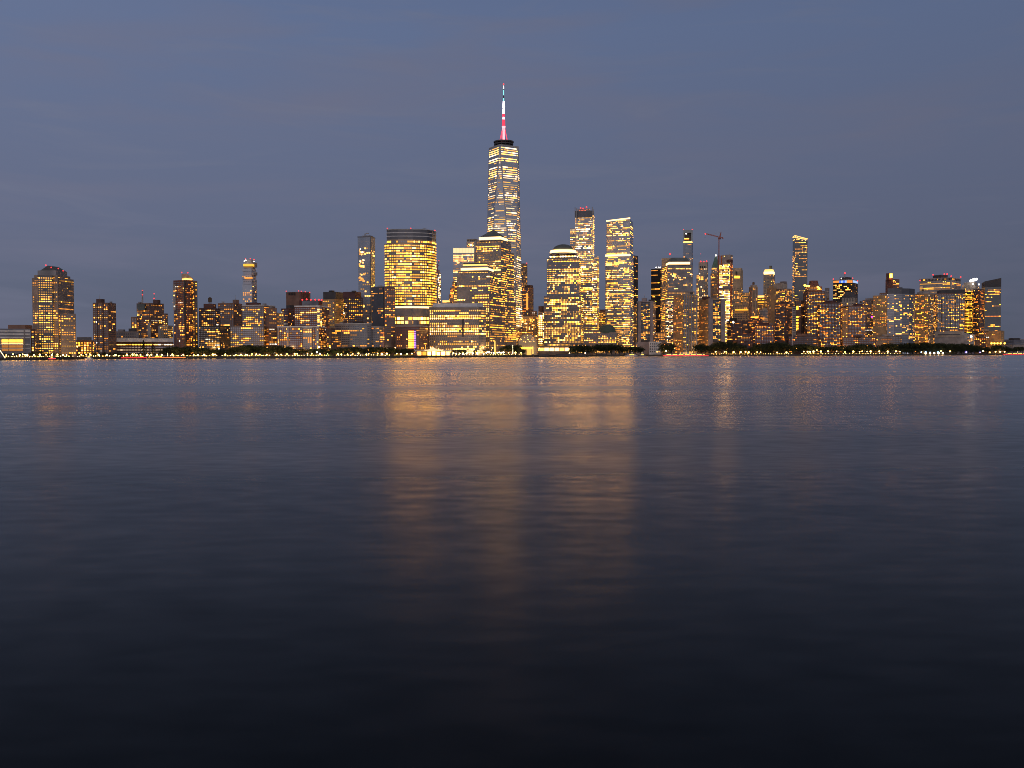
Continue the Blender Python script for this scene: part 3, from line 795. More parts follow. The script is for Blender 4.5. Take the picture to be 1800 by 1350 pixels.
# stepped flat-topped tower
b = B('office_tower', 'stepped tower with a flat tiered top and two bright ledges, left of the pyramid tower', 838, 1790)
b.box('wall', 803, 861.5, 876.5, 482, None, 'granite_grey', V(FT, p=.2, row=.1, rowd=.2, hf=.42), V(FS, p=.5))
b.box('setback', 806, 861, 874, 476, 483, 'granite_grey', V(FT, p=.7), dy=3)
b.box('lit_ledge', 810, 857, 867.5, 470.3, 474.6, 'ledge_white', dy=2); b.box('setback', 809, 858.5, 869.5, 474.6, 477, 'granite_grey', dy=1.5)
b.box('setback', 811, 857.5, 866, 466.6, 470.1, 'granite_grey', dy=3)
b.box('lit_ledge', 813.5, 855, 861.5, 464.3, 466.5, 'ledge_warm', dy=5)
b.box('roof_cap', 814.5, 854.5, 859, 461.8, 464.2, 'slate', dy=6)
b.box('base', 796.8, 860.5, 888, 515, None, 'granite', V(SQ, p=.5, row=.4, fh=4, bw=3.2, lev='2333'), V(FS, p=.4, wf=.6), dy=-5)
b.flush()

b = B('brown_tower', 'narrow grey brown tower right behind the tallest skyscraper', 922, 2400)
b.box('wall', 913, 920, 927, 463, None, 'brick_grey', V(APT, p=.3), V(APT, p=.3)); b.beacon(926, 462.5, 6, .7)
b.flush()
b = B('brown_tower', 'dark brown slab with a tall recess below the grey brown tower', 928, 2300)
b.box('wall', 917, 931, 937.8, 505, None, 'brick_brown', V(APTL, p=.25, cols='oa'), V(APT, p=.1)); b.box('penthouse', 922, 932, 937, 501, 506, 'brick_dark', dy=4)
b.box('recess', 925, 928, 928.5, 515, 545, 'lit_a2', dy=.6, dm=2)
b.flush()
b = B('low_building', 'amber lit terraces between the tallest skyscraper and the domed tower', 935, 2200, 'building')
b.box('wall', 914, 945, 952, 556, None, 'tan', V(APTL, p=.5, cols='agc', lev='2234', fh=4))
b.box('penthouse', 935, 941, 944, 547, 557, 'brick_brown', V(APTL, p=.4), dy=6)
b.flush()
b = B('low_building', 'brightly lit white block tucked against the left of the domed tower', 951, 2150, 'building')
b.box('wall', 946, 954, 958, 548, None, 'tan_pale', V(APTL, p=.8, cols='chc', lev='344', fh=4.5, bw=4, wf=.75)); b.box('penthouse', 946.5, 952, 956, 538, 549, 'brick_dark', dy=8)
b.flush()

# domed tower
b = B('office_tower', 'tower with a dark dome above a glowing ring', 990, 2080)
DM = V(SQ, fh=4.1, bw=3.1, p=.55, row=.3, rowd=.12, seg=1.7, lev='12234', wf=.54, hf=.44)
b.box('wall', 961, 1018, 1021, 452, None, 'granite_grey', DM)
b.box('setback', 965.5, 1014, 1016.5, 447.8, 453, 'granite_grey', V(DM, p=1, mb=.4, mt=.4, cols='ch', lev='34'), dy=3)
b.box('wing', 956.3, 1021, 1025.3, 520, None, 'granite', V(DM, p=.55), dy=-4)
c = at(990, 440, 2102); kk = 2102 / F
zr0, zr1, zd0, zd1 = c.z - 6.5 * kk, c.z - .5 * kk, c.z - .5 * kk, at(990, 429.5, 2102).z
rr_ = 22.5 * kk
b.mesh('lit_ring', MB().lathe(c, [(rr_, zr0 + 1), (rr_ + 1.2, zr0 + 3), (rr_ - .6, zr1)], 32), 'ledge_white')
b.mesh('ring_slab', MB().lathe(c, [(rr_ + 1.5, zr0 - 2), (rr_ + 2, zr0 + .8), (rr_ + .5, zr0 + .9)], 32), 'granite_grey')
rd = 18.5 * kk
b.mesh('dome', MB().lathe(c, [(rd * math.cos(a), zd0 + (zd1 - zd0) * math.sin(a)) for a in [i * math.pi / 2 / 7.02 for i in range(8)]], 32), 'slate', True)
b.flush()

# three-tier glass tower behind
b = B('glass_tower', 'tall glass tower with corner masts and stepped side wings behind the domed tower', 1028, 2300)
TW = V(OFFC, fh=4.3, bw=3.0, wf=.66, hf=.46, p=.7, row=.25, rowd=.08, cols='cwhcg', lev='12234')
fp, z0, z1 = b.box('wall', 1010.5, 1042, 1044.5, 376, None, 'glass_steel', TW)
b.box('dark_crown', 1010.8, 1041.6, 1044, 370, 382, 'glass_dark', dy=-1.2)
for x, yt in ((1010.8, 364.5), (1013.5, 366), (1041.2, 364), (1043.6, 368)): b.mast(x, 384, yt, -2.5, .9, part='corner_mast', r1=.8)
b.box('roof_plant', 1015, 1036, 1037, 366.5, 371, 'steel', V(APTL, p=.4, cols='or', fh=3, mb=.2, mt=.2, dark=None), dy=10)
for x, y in ((1020.5, 365.5), (1031, 364), (1025, 366.5)): b.beacon(x, y, 8, 1.1)
b.box('wing', 1002, 1012, 1013, 401, None, 'glass_grey', V(TW, lev='2223'), dy=4)
b.box('wing', 1038, 1049.5, 1053, 450.5, None, 'glass_steel', V(TW, p=.75, lev='2334'), V(TW, p=.5, cols='ag'), dy=-4)
m = MB()
def brace(xa, xb, y0, y1, n, dy):
    for i in range(n):
        ya, yb = y0 + (y1 - y0) * i / n, y0 + (y1 - y0) * (i + 1) / n
        m.tube(at(xa, ya, b.Y + dy), at(xb, yb, b.Y + dy), .5, None, 4); m.tube(at(xb, ya, b.Y + dy), at(xa, yb, b.Y + dy), .5, None, 4)
brace(1004.5, 1011.5, 405, 440, 3, 1); brace(1040, 1047, 455, 585, 9, -6); m.build('cross_bracing', 'steel', b.root)
b.flush()

b = B('glass_tower', 'pale slab tower with lit slanting roof edge and a bright mid-height band', 1088, 2400)
FW = V(OFFC, fh=4.3, bw=3.0, wf=.72, hf=.42, p=.7, row=.28, rowd=.1, cols='gcwcg', lev='12234')
fp, z0, z1 = b.box('wall', 1064.2, 1108.5, 1113.6, 449, None, 'glass_steel', FW, V(FW, p=.2))
fu = foot(1066, 1107.4, 1113, 400, 2403)
zl, zc, zr_ = b.Z(1066, 389, 10), b.Z(1107, 384.6, 3), b.Z(1113, 386.5, 10)
b.vol('upper_wall', fu, b.Z(1080, 449), fu, [zl, zc, zr_, zl], 'glass_steel', V(FW, p=.66), V(FW, p=.1, bw=4, wf=.4))
fe = grow(fu, .4)
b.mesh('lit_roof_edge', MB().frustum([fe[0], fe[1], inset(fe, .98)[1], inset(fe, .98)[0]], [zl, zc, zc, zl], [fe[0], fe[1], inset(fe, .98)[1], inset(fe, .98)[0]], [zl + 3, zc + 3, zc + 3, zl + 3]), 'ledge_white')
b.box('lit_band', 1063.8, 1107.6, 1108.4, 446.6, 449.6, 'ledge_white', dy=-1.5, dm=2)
b.patch('blank_panel', 1095, 1107, 388, 400, 'glass_steel', fp=fu)
b.flush()
b = B('dark_tower', 'narrow black tower edge close behind the pale slab tower', 1117, 2550)
b.box('wall', 1104, 1115, 1121.6, 449, None, 'charcoal', V(BLK, p=.1), V(BLK, p=.14, cols='aw'))
b.box('brown_base', 1106, 1118, 1124, 540, None, 'tan', V(APTL, p=.3), V(APTL, p=.5, cols='oag'), dy=-20)
b.flush()
b = B('low_building', 'low tan block glimpsed between the two glass towers', 1060, 2480, 'building')
b.box('wall', 1050, 1066, 1068, 548, None, 'tan', V(APTL, p=.6, cols='agc', fh=4)); b.box('penthouse', 1054, 1064, 1065, 544, 549, 'brick_brown', dy=5)
b.flush()
b = B('gate_house', 'low granite wing with a small green domed roof right of the domed tower', 1055, 2060, 'building')
GT = V(SQ, fh=4, bw=3.4, p=.45, row=.25, wf=.5, hf=.5, lev='2233')
b.box('wall', 1025.5, 1055, 1058, 581, None, 'granite', GT); b.box('wing', 1052, 1084, 1088, 584, None, 'granite', GT, dy=-6)
c = at(1067, 583, 2075)
b.mesh('dome', MB().lathe(c, [(18.5, c.z - 3), (18.3, c.z + 1), (17, c.z + 6), (13.5, c.z + 10.5), (9, c.z + 13.5), (6, c.z + 14.3)], 12), 'verdigris')
b.flush()

# winter garden and podium
b = B('glass_atrium', 'arched glass atrium at the foot of the towers', 927, 1930, 'atrium')
Y0 = 1930; k = Y0 / F; cxm = at(927, 600, Y0).x; zb = GZ; zs = b.Z(927, 603); r = 16.2 * k
n = 14; pr = [(cxm - r, zb)] + [(cxm + r * math.cos(math.pi - i * math.pi / n), zs + r * math.sin(math.pi - i * math.pi / n)) for i in range(n + 1)] + [(cxm + r, zb)]
vs = [(x, Y0, z) for x, z in pr] + [(x, Y0 + 40, z) for x, z in pr]; q = len(pr)
link_mesh('glass_vault', vs, [list(range(q))[::-1]] + [[i, i + 1, q + i + 1, q + i] for i in range(q - 1)], emitter('atrium_glow', (1, .62, .30), .20), b.root)
m = MB()
for (xa, za), (xb, zb_) in zip(pr, pr[1:]): m.tube((xa, Y0 - .4, za), (xb, Y0 - .4, zb_), 1.3, None, 5)
m.build('arch_frame', 'granite', b.root)
m = MB()
for i in range(1, 9):
    x = cxm - r + 2 * r * i / 9; h = math.sqrt(max(0, r * r - (x - cxm) ** 2)); m.tube((x, Y0 - .3, zb), (x, Y0 - .3, zs + h), .3, None, 4)
for i in range(1, 9):
    z_ = zb + (zs + r - zb) * i / 9; h = r if z_ < zs else math.sqrt(max(0, r * r - (z_ - zs) ** 2)); m.tube((cxm - h, Y0 - .3, z_), (cxm + h, Y0 - .3, z_), .3, None, 4)
for s_ in (.72, .45):
    for i in range(n): m.tube(*[(cxm + r * s_ * math.cos(math.pi * a / n), Y0 - .35, zs + r * s_ * math.sin(math.pi * a / n)) for a in (i, i + 1)], .35, None, 4)
m.build('glazing_bars', 'steel', b.root)
R = random.Random(9)
for i in range(22):
    a, q_ = R.uniform(.2, 2.9), R.uniform(.1, .92) * r
    p_ = Vector((cxm + q_ * math.cos(a), Y0 - .6, zs + q_ * math.sin(a)))
    b.mesh('hall_light', MB().ball(p_, .7, 6), R.choice(('lit_c3', 'lit_a3', 'lit_h2')))
b.box('wall', 905, 911, 946, 600, None, 'granite', V(APTL, p=.4, cols='agc'), V(APTL, p=.3), dy=44)
b.box('entrance', 914, 936, 937, 610, 613.5, 'lit_g3', dy=-6, dm=5); b.box('entrance', 926, 934, 934.5, 613.6, None, 'lit_c2', dy=-6, dm=4)
b.flush()
b = B('retail_podium', 'low podium with a row of large bright shop windows below the domed tower', 968, 1960, 'building')
b.box('wall', 935, 1002, 1040, 603.5, None, 'granite', V(SQ, fh=4, bw=3, p=.6, mb=18, mt=1, wf=.5, hf=.5, lev='2233'), V(APTL, p=.3))
for i in range(7): b.patch('shop_window', 939 + i * 9.1, 946.6 + i * 9.1, 611.3, 616.8, 'ledge_white' if i in (0, 2, 3, 4, 6) else 'ledge_warm')
b.box('canopy', 937, 1003, 1004, 617.6, 618.6, 'granite_grey', dy=-8, dm=6)
b.flush()
# ------------------------------------------------------------------ right half
b = B('apartment_tower', 'pale mauve apartment tower with blank side piers right of the slab tower', 1135, 2110)
GP = V(APTL, fh=3, bw=3.2, p=.42, wf=.6, hf=.55, cols='wcga', lev='2233')
b.box('wall', 1119.3, 1148, 1152.7, 529, None, 'concrete_mauve', None, V(APT, p=.2))
b.patch('window_bay', 1127, 1143, 531, 601, 'charcoal', win=GP)
b.patch('window_strip', 1120, 1121.6, 532, 601, 'charcoal', win=V(APTS, bw=2))
b.box('penthouse', 1128, 1135, 1137.5, 524, 530, 'concrete_mauve', dy=6); b.box('roof_plant', 1140, 1150, 1151, 526.5, 530, 'black', dy=9)
b.box('podium', 1117, 1162, 1164, 601, None, 'concrete_mauve', V(APTL, p=.3), dy=12)
b.flush()
b = B('low_building', 'small white cubic block with dark square windows by the water', 1151, 2075, 'building')
b.box('wall', 1141, 1161, 1163, 600.5, None, 'white', V(APT, p=.15, fh=5, bw=4.2, wf=.5, hf=.5, dark='glass_dark', cols='wc'))
b.flush()
b = B('dark_tower', 'black office tower with sparse amber windows left of the mansard-roofed tower', 1154, 2560)
b.box('wall', 1144.5, 1161, 1166, 472.5, None, 'black', V(BLK, p=.2, row=.12, lev='1223', cols='aawg'))
b.box('roof_plant', 1152, 1161, 1164, 470, 473, 'steel', dy=8)
for x in (1153.5, 1158, 1160.5): b.beacon(x, 470, 4, .9, 'beacon_white')
b.flush()

b = B('stone_tower', 'beige flat tower top with a red beacon behind the mansard-roofed tower', 1172, 2450)
b.box('wall', 1163, 1180, 1184, 453.5, None, 'tan_pale', V(FT, p=.8, cols='cg', mt=20)); b.beacon(1177.8, 446.3, 5, 1.4); b.mast(1177.8, 454, 447, 5.5, .7)
b.flush()
b = B('office_tower', 'tower with a dark mansard roof over a bright ledge', 1194, 2250)
b.box('wall', 1163.5, 1173.5, 1217.6, 466, None, 'granite_grey', V(FS, p=.4), V(FT, p=.35, row=.16, rowd=.3))
b.box('base', 1161.5, 1173, 1221, 512, None, 'granite', V(FS, p=.5), V(FT, p=.5, row=.4), dy=-5)
fp, z0, z1 = b.box('lit_ledge', 1170.5, 1176, 1213, 460.6, 464.6, 'ledge_white', dy=1)
b.mesh('ledge_slab', MB().frustum(grow(fp, .8), z0 - 1.6, grow(fp, .8), z0 - .1), 'granite_grey')
b.mesh('ledge_slab', MB().frustum(grow(fp, .8), z1 + .1, grow(fp, .8), z1 + 1.2), 'granite_grey')
b.mesh('mansard_roof', MB().frustum(fp, z1 + 1.2, inset(fp, .70), b.Z(1190, 453.8, 20)), 'slate')
b.flush()

b = B('glass_tower', 'slimmest glass tower with an open dark frame at its top', 1209, 2620)
SL = V(APT, fh=3.9, bw=3.4, p=.05, wf=.6, hf=.5, cols='wc', lev='123')
b.box('wall', 1201, 1216, 1218, 424.5, None, 'glass_blue', V(SL, zones=6, p=.1))
b.box('lit_storey', 1201.3, 1216, 1217.6, 423.8, 426, 'lit_c3', dy=-1.2)
m = MB()
for x0, x1, y0, y1 in ((1201, 1202.8, 404, 424.6), (1214.8, 1217.6, 404, 424.6), (1201, 1217.6, 404, 409)):
    f_ = foot(x0, x1, x1 + .3, y0, 2620, dm=24); m.frustum(f_, b.Z(x0, y1), f_, b.Z(x0, y0))
m.build('crown_frame', 'glass_teal', b.root)
b.box('dark_core', 1203, 1214.6, 1215, 409.2, 424, 'black', dy=8, dm=10)
b.box('lit_storey', 1203, 1211, 1211.2, 418.5, 420.3, 'lit_a3', dy=6, dm=2); b.beacon(1206, 411, 4, .8, 'beacon_white'); b.beacon(1217, 403.5, 3, .9); b.beacon(1201.6, 403.8, 3, .6)
b.flush()

b = B('limestone_tower', 'pale ribbed stone tower with three red beacons and a thin mast', 1235, 2600)
b.box('wall', 1228, 1243, 1244.6, 460.5, None, 'limestone', V(APTL, fh=3.8, bw=4.4, wf=.5, hf=.7, p=.3, cols='chw', mt=16))
for x in (1230.5, 1234.2, 1238): b.patch('vent', x, x + 2, 467.5, 471.5, 'black')
b.box('wing', 1224, 1229, 1230, 482.5, None, 'limestone', V(APTL, p=.6, cols='cw', lev='233'), dy=6)
b.mast(1232, 461, 446, 10, .4)
for x, y in ((1231.7, 459.5), (1237, 460), (1242, 459.3)): b.beacon(x, y, 4, 1.1)
b.beacon(1232, 446.3, 10, .5)
b.flush()

b = B('spired_tower', 'old stone tower with a slender green pyramid spire', 1257, 2560)
b.box('wall', 1249, 1260, 1268, 480, None, 'tan', V(APTL, fh=3.6, bw=3.4, p=.42, cols='oaw', lev='1223'), V(APTL, p=.4))
fp, z0, z1 = b.box('setback', 1250.5, 1260, 1266, 469.6, 481, 'limestone', V(APTL, p=.3), dy=4)
cxx = sum(p[0] for p in fp) / 4; cyy = sum(p[1] for p in fp) / 4
b.mesh('spire', MB().frustum(inset(fp, .92), z1, inset(fp, .05), at(1258.5, 447, cyy).z), 'copper')
b.mesh('beacon', MB().ball(at(1258.5, 449, cyy - 3), 2.0), 'beacon_white'); b.mast(1258.5, 448, 442, cyy - b.Y, .4)
b.flush()

b = B('construction_tower', 'unfinished concrete tower with bright bare floors and orange netting', 1276, 2380)
CN = V(OFF, fh=3.9, bw=3, wf=.55, hf=.55, p=.85, row=.2, rowd=0, seg=1.5, cols='chgc', lev='2334', mt=.5)
b.box('wall', 1264, 1284, 1288, 464, None, 'concrete', CN, V(CN, p=.3, cols='oa'))
b.box('concrete_core', 1267, 1284, 1288.5, 447.4, 465, 'concrete', V(APT, p=.12, dark=None), dy=4); b.box('formwork', 1277, 1284, 1288, 456, 461, 'roof_red', dy=1)
for x0, x1 in ((1262.6, 1264.2), (1284.4, 1286.5)): b.box('safety_net', x0, x1, x1 + .2, 463, 560, 'orange_net', dy=-2, dm=3)
b.box('hoist', 1261.6, 1265, 1265.3, 449, 522, 'crane_red', dy=-4, dm=4); b.box('hoist', 1266.5, 1269, 1269.3, 449.5, 466, 'orange_net', dy=-3, dm=3)
b.box('slab_band', 1263.5, 1284.3, 1288.2, 505, 508.5, 'grey', dy=-1.2)
b.flush()
b = B('tower_crane', 'large red luffing crane on top of the netted concrete tower', 1263, 2372, 'crane')
Yc = 2372
MB().tube(at(1263.6, 500, Yc), at(1263.8, 418, Yc), 1.5, 1.3, 4).build('mast', 'crane_red', b.root)
m = MB()
for a in range(9):
    t0, t1 = a / 9, (a + 1) / 9
    P_ = lambda t, o_: at(1263 + (1239 - 1263) * t, 417 + (411 - 417) * t - o_, Yc)
    m.tube(P_(t0, 0), P_(t1, 1.3), .45, None, 4).tube(P_(t0, 1.3), P_(t1, 0), .45, None, 4).tube(P_(t0, 0), P_(t1, 0), .6, None, 4).tube(P_(t0, 1.3), P_(t1, 1.3), .6, None, 4)
m.build('jib', 'crane_red', b.root)
MB().tube(at(1264, 419, Yc), at(1267.6, 407.5, Yc), 1.3, 1, 4).tube(at(1267.6, 407.5, Yc), at(1266, 418.5, Yc), .8, None, 4).build('a_frame', 'crane_red', b.root)
MB().tube(at(1263, 418, Yc), at(1271, 417.6, Yc), 1.5, None, 4).tube(at(1269.5, 417.5, Yc), at(1271.2, 420, Yc), 1.6, None, 4).build('counter_jib', 'crane_red', b.root)
MB().tube(at(1267.6, 407.6, Yc), at(1250, 412.6, Yc), .22, None, 4).build('pendant_cable', 'steel', b.root)
m = MB(); m.tube(at(1239.3, 411.5, Yc), at(1239.3, 416, Yc), .2, None, 4); m.ball(at(1239.3, 416.8, Yc), .9, 6); m.build('hook', 'steel', b.root)
MB().frustum(foot(1262.2, 1265.6, 1267, 417.2, Yc - 1), at(1263, 420.5, Yc).z, foot(1262.2, 1265.6, 1267, 417.2, Yc - 1), at(1263, 417.6, Yc).z).build('cab', 'crane_red', b.root)
b.beacon(1240, 411, 0, 1.1)

b = B('limestone_tower', 'tan stone tower with large lit windows near its top, right of the netted concrete tower', 1296, 2500)
b.box('wall', 1285, 1303, 1306, 474, None, 'tan_pale', V(APTL, fh=3.8, bw=3.6, p=.42, wf=.45, hf=.5, cols='agw', mt=45, lev='1223'))
for x in (1291, 1294.4, 1297.8): b.patch('window', x, x + 2.4, 485, 489, 'lit_g3')
b.patch('recess', 1293, 1296, 477, 484, 'charcoal')
b.box('setback', 1288, 1302, 1305, 471, 475, 'tan_pale', dy=4)

b.box('wing', 1304, 1315, 1317.5, 514, None, 'tan_pale', V(APTL, p=.5, cols='agw'), dy=-6)
b.box('base', 1288, 1314, 1318, 534.5, None, 'tan_pale', V(APTL, p=.22, fh=5, bw=4, cols='ga', lev='12'), dy=-20)
b.box('lit_storey', 1292, 1315, 1315.5, 543, 545.6, 'lit_g2', dy=-22, dm=1)
b.flush()

b = B('apartment_tower', 'tan-sided apartment tower with pale vertical piers, foremost in its cluster', 1205, 2090)
b.box('wall', 1184, 1200.5, 1225.6, 518, None, 'tan', V(APT, p=.3, fh=3, bw=3.4, cols='oaw', dark=None), V(APTL, p=.3, fh=3, bw=3.2, wf=.7, cols='wcga', lev='1233'))
for x in (1202, 1206, 1210, 1214.5, 1219, 1223.5): b.patch('pier', x, x + 1.2, 518.6, None, 'pier_pale', 1, 1)
b.box('penthouse', 1199, 1210, 1222, 515.5, 519, 'concrete', dy=10)
b.flush()
b = B('apartment_tower', 'flat white-windowed block wedged left of the tan-sided apartment tower', 1176, 2170)
b.box('wall', 1169.5, 1184, 1187, 527, None, 'concrete_mauve', V(APTL, p=.62, fh=3, bw=3, wf=.55, cols='chw', lev='2233', dark='glass_dark'))
b.box('wing', 1150, 1170, 1172, 584, None, 'granite', V(APTL, p=.6, fh=4, cols='wa', lev='223'), dy=5)
b.flush()
b = B('apartment_tower', 'orange-sided apartment tower with a blank mauve end wall', 1252, 2110)
b.box('wall', 1228, 1245, 1275.5, 525, None, 'tan', V(APTL, p=.35, fh=3, bw=3.4, cols='oaw', dark=None, lev='1122'), V(APT, p=.05, dark=None))
b.patch('end_wall', 1245.4, 1253, 524.4, None, 'concrete_mauve', 1, .8); b.patch('end_wall', 1267, 1275.2, 525.5, None, 'concrete_mauve', 1, .8)
b.patch('window_bay', 1253.2, 1266.8, 527, 602, 'charcoal', 1, .5, GP)
b.box('penthouse', 1234, 1240, 1248, 521, 526, 'roof_red', dy=6)
b.flush()

def slab(kind, label, x0, xc, x1, yt, Y, mat, st, st2=None, pent=None, cat='tower', fl=True):
    q = B(kind, label, (x0 + x1) / 2, Y, cat)
    q.box('wall', x0, xc, x1, yt, None, mat, st, st2)
    if pent: q.box('penthouse', *pent)
    if fl: q.flush()
    return q
DK = V(APT, p=.3, fh=3, bw=3.3, cols='oaaw', lev='1223'); DKW = V(DK, dark='pane_pale', p=.34)
b = slab('brick_block', 'dark brown brick block with a bright work light on its roof', 1278, 1305, 1321, 563, 2120, 'brick_dark', DK, DK, (1283, 1292, 1296, 559, 564, 'black', None, None, 5), fl=False)
b.mesh('flood_light', MB().ball(at(1289, 566.5, 2100), 2.0), 'beacon_white'); b.mast(1289, 575, 567, -19.5, .4); b.flush()
b = B('brick_tower', 'pale ribbed brick tower with a round tank on its roof', 1324, 2420)
b.box('wall', 1316.5, 1322, 1332, 504, None, 'tan', V(APTL, p=.1), V(APTL, p=.3, bw=4, wf=.4, hf=.7, cols='cw'))
for x in (1322.6, 1325, 1327.4, 1330): b.patch('pier', x, x + .9, 505, 560, 'limestone', 1)
b.box('setback', 1319, 1324, 1331, 501, 505, 'limestone', dy=3); b.tank(1324.5, 502, 495.5, 4.2, 6)
b.flush()
b = slab('brick_block', 'red brick block with a lit roof terrace below the round-tank tower', 1319, 1334, 1342, 556, 2200, 'brick_red', DK, DK, fl=False)
b.patch('lit_terrace', 1320, 1333, 556.5, 558.5, 'lit_o3'); b.flush()
b = slab('stone_block', 'amber lit stone block with a glowing top floor between two shafts', 1330, 1344, 1349, 519, 2500, 'tan', V(APTL, p=.4, cols='agc'), fl=False)
b.patch('lit_storey', 1331, 1343.5, 519.5, 523, 'ledge_warm'); b.patch('lit_storey', 1331, 1343.5, 530, 532.5, 'lit_g2'); b.flush()
b = B('crowned_tower', 'stone tower with a floodlit white crown and a stack on top', 1352, 2650)
b.box('wall', 1342, 1358, 1362, 481.8, None, 'tan_pale', V(APTL, p=.25, cols='agw', fh=3.8, bw=3.6))
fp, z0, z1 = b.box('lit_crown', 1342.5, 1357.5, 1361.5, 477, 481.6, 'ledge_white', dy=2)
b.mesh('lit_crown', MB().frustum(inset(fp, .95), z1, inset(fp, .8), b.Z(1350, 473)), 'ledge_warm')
b.box('stack', 1352.2, 1355, 1357, 467, 473.6, 'slate', dy=12)
b.flush()
b = slab('brick_tower', 'plain tan shaft with few windows in front of the white-crowned tower', 1348.5, 1356, 1363.7, 506, 2400, 'tan', V(APTL, p=.12), V(APT, p=.05, dark=None), (1352, 1357, 1361, 502.5, 507, 'tan', None, None, 4))
b = slab('stone_block', 'small grey block beside the plain tan shaft', 1334, 1341, 1350, 545, 2300, 'concrete', V(APTL, p=.2), V(APTL, p=.4, cols='agw'), (1339, 1344, 1349, 541.5, 546, 'tan_pale', None, None, 5), 'building')
b = B('office_block', 'block with a blank pale roof box above rows of amber windows', 1375, 2480)
b.box('wall', 1362, 1380, 1392.5, 507, None, 'granite', V(OFF, p=.6, cols='agw', lev='2233', fh=4), V(APTL, p=.5, cols='wa'))
b.box('roof_box', 1358.5, 1374, 1384, 497.5, 508, 'limestone', dy=6); b.box('roof_plant', 1371, 1378, 1383, 494.5, 499, 'brick_grey', dy=12)
b.flush()
b = B('glass_tower', 'tall glass tower with a slanted glowing roof frame', 1406, 2330)
SR = V(APT, fh=3.7, bw=3.2, wf=.7, hf=.45, p=.2, zones=4, seg=2.4, cols='agwc', lev='1223', dark=None)
f_ = foot(1393.5, 1397, 1419.6, 425, 2330); zl, zr_ = b.Z(1395, 418), b.Z(1419, 426, 20)
b.vol('wall', f_, GZ, f_, [zl, zl, zr_, zr_], 'glass_slate', V(SR, p=.4), SR)
m = MB()
P_ = [(*p, z_) for p, z_ in zip(f_, [b.Z(1395, 414.5), b.Z(1398, 414), b.Z(1419, 422, 20), b.Z(1417, 421, 30)])]
for i in range(4): m.tube(P_[i], P_[(i + 1) % 4], .9, None, 5)
m.build('roof_frame', 'ledge_warm', b.root)
m = MB()
for i in range(4): m.tube((P_[i][0], P_[i][1], P_[i][2] - 9), P_[i], .6, None, 5)
m.build('roof_post', 'steel', b.root)
for x, y in ((1398, 415.5), (1402, 417.5), (1405, 420), (1416, 423), (1401, 421), (1410, 422.5), (1414.5, 426)): b.beacon(x, y, -2, .9, 'ledge_warm')
b.flush()
b = B('apartment_tower', 'brick tower with dark red hipped roof and lit shoulder terraces', 1430, 2150)
b.box('wall', 1412, 1419, 1450, 512, None, 'brick_dark', V(APTL, p=.12, dark=None), V(APTL, p=.4, fh=3, bw=3.2, cols='aagw', lev='1233'))
b.box('setback', 1415, 1421, 1445, 503.5, 513, 'brick_dark', V(APTL, p=.6, lev='234'), V(APTL, p=.5, lev='234'), dy=5)
fp = foot(1420, 1425, 1440, 503, 2162)
b.mesh('hipped_roof', MB().frustum(fp, b.Z(1430, 504, 12), inset(fp, .72), b.Z(1430, 493, 12)), 'roof_red')
for x, y in ((1414.5, 501.5), (1418, 503), (1422, 503), (1437.5, 504.5), (1440, 507)): b.beacon(x, y, -3, 1.5, 'lit_g4')
b.patch('dark_strip', 1419.6, 1422, 515, 590, 'black', 1)
b.flush()
b = slab('brick_block', 'very dark brick apartment block behind the tall trees, a few white windows', 1362, 1381, 1395, 533, 2130, 'brick_dark', V(DKW, p=.3), V(DK, p=.2), (1372, 1380, 1386, 530, 534, 'roof_red', None, None, 6))
b = slab('brick_block', 'broad low dark red block with white windows above the tree line', 1326.7, 1360, 1362, 570.5, 2110, 'brick_red', V(DKW, p=.3), None, (1333, 1346, 1352, 567, 571, 'roof_red', None, None, 8))
b = slab('brick_block', 'dark red low block left of the tree-line block', 1296, 1319, 1327, 586, 2105, 'roof_red', V(DK, p=.16), V(DK, p=.16), cat='building')
b = slab('striped_column', 'slim tower edge with a white striped stair column', 1394, 1392.4, 1399.4, 540, 2120, 'concrete', None, None, fl=False)
for i in range(16): b.patch('stripe', 1393.4, 1398.6, 541.5 + i * 3.2, 543 + i * 3.2, 'charcoal', 1)
b.flush()
b = slab('brick_block', 'narrow brown block with two bright stairwell windows under the slanted-roof tower', 1399, 1408, 1413, 528, 2180, 'brick_brown', V(APTL, p=.25, lev='1123'), fl=False)
for y in (538, 541.5, 556, 561, 566.5, 571, 576): b.patch('window', 1400.2, 1403.4, y, y + 2.8, 'lit_g3')
b.flush()
b = slab('stone_block', 'grey white slivers of a flat block right of the red hipped roof', 1446, 1454, 1458, 511.5, 2500, 'concrete', V(APT, p=.05), None, (1450, 1456, 1458, 506, 528, 'grey', None, None, 6), 'building')

b = B('sign_tower', 'black-ribbed tower with an orange and blue lit band round its top', 1486, 2480)
b.box('wall', 1464.4, 1498.7, 1508, 497.5, None, 'black', V(APTL, fh=4, bw=4.2, wf=.7, hf=.55, p=.55, cols='gcw', lev='2233', dark=None), V(APT, p=.05, dark=None))
b.box('cornice', 1464, 1499, 1508.4, 490.8, 492.3, 'concrete', dy=-1)
emitter('led_blue', (.06, .20, 1), 1.0); emitter('led_pale', (.40, .60, 1), 1.0); emitter('led_orange', (1, .32, .05), 1.1)
b.box('sign_core', 1464.6, 1498.6, 1507.8, 492.4, 497.4, 'black', dy=.5)
for i in range(10):
    x = 1464.9 + i * 3.38; b.patch('lit_sign_panel', x, x + 3.1, 492.8, 497.2, ('led_orange', 'led_orange', 'led_orange', 'led_blue', 'led_pale', 'led_blue', 'led_pale', 'led_orange', 'led_orange', 'led_orange')[i])
b.patch('lit_sign_panel', 1499.2, 1507.4, 493, 497.6, 'led_pale', 1)
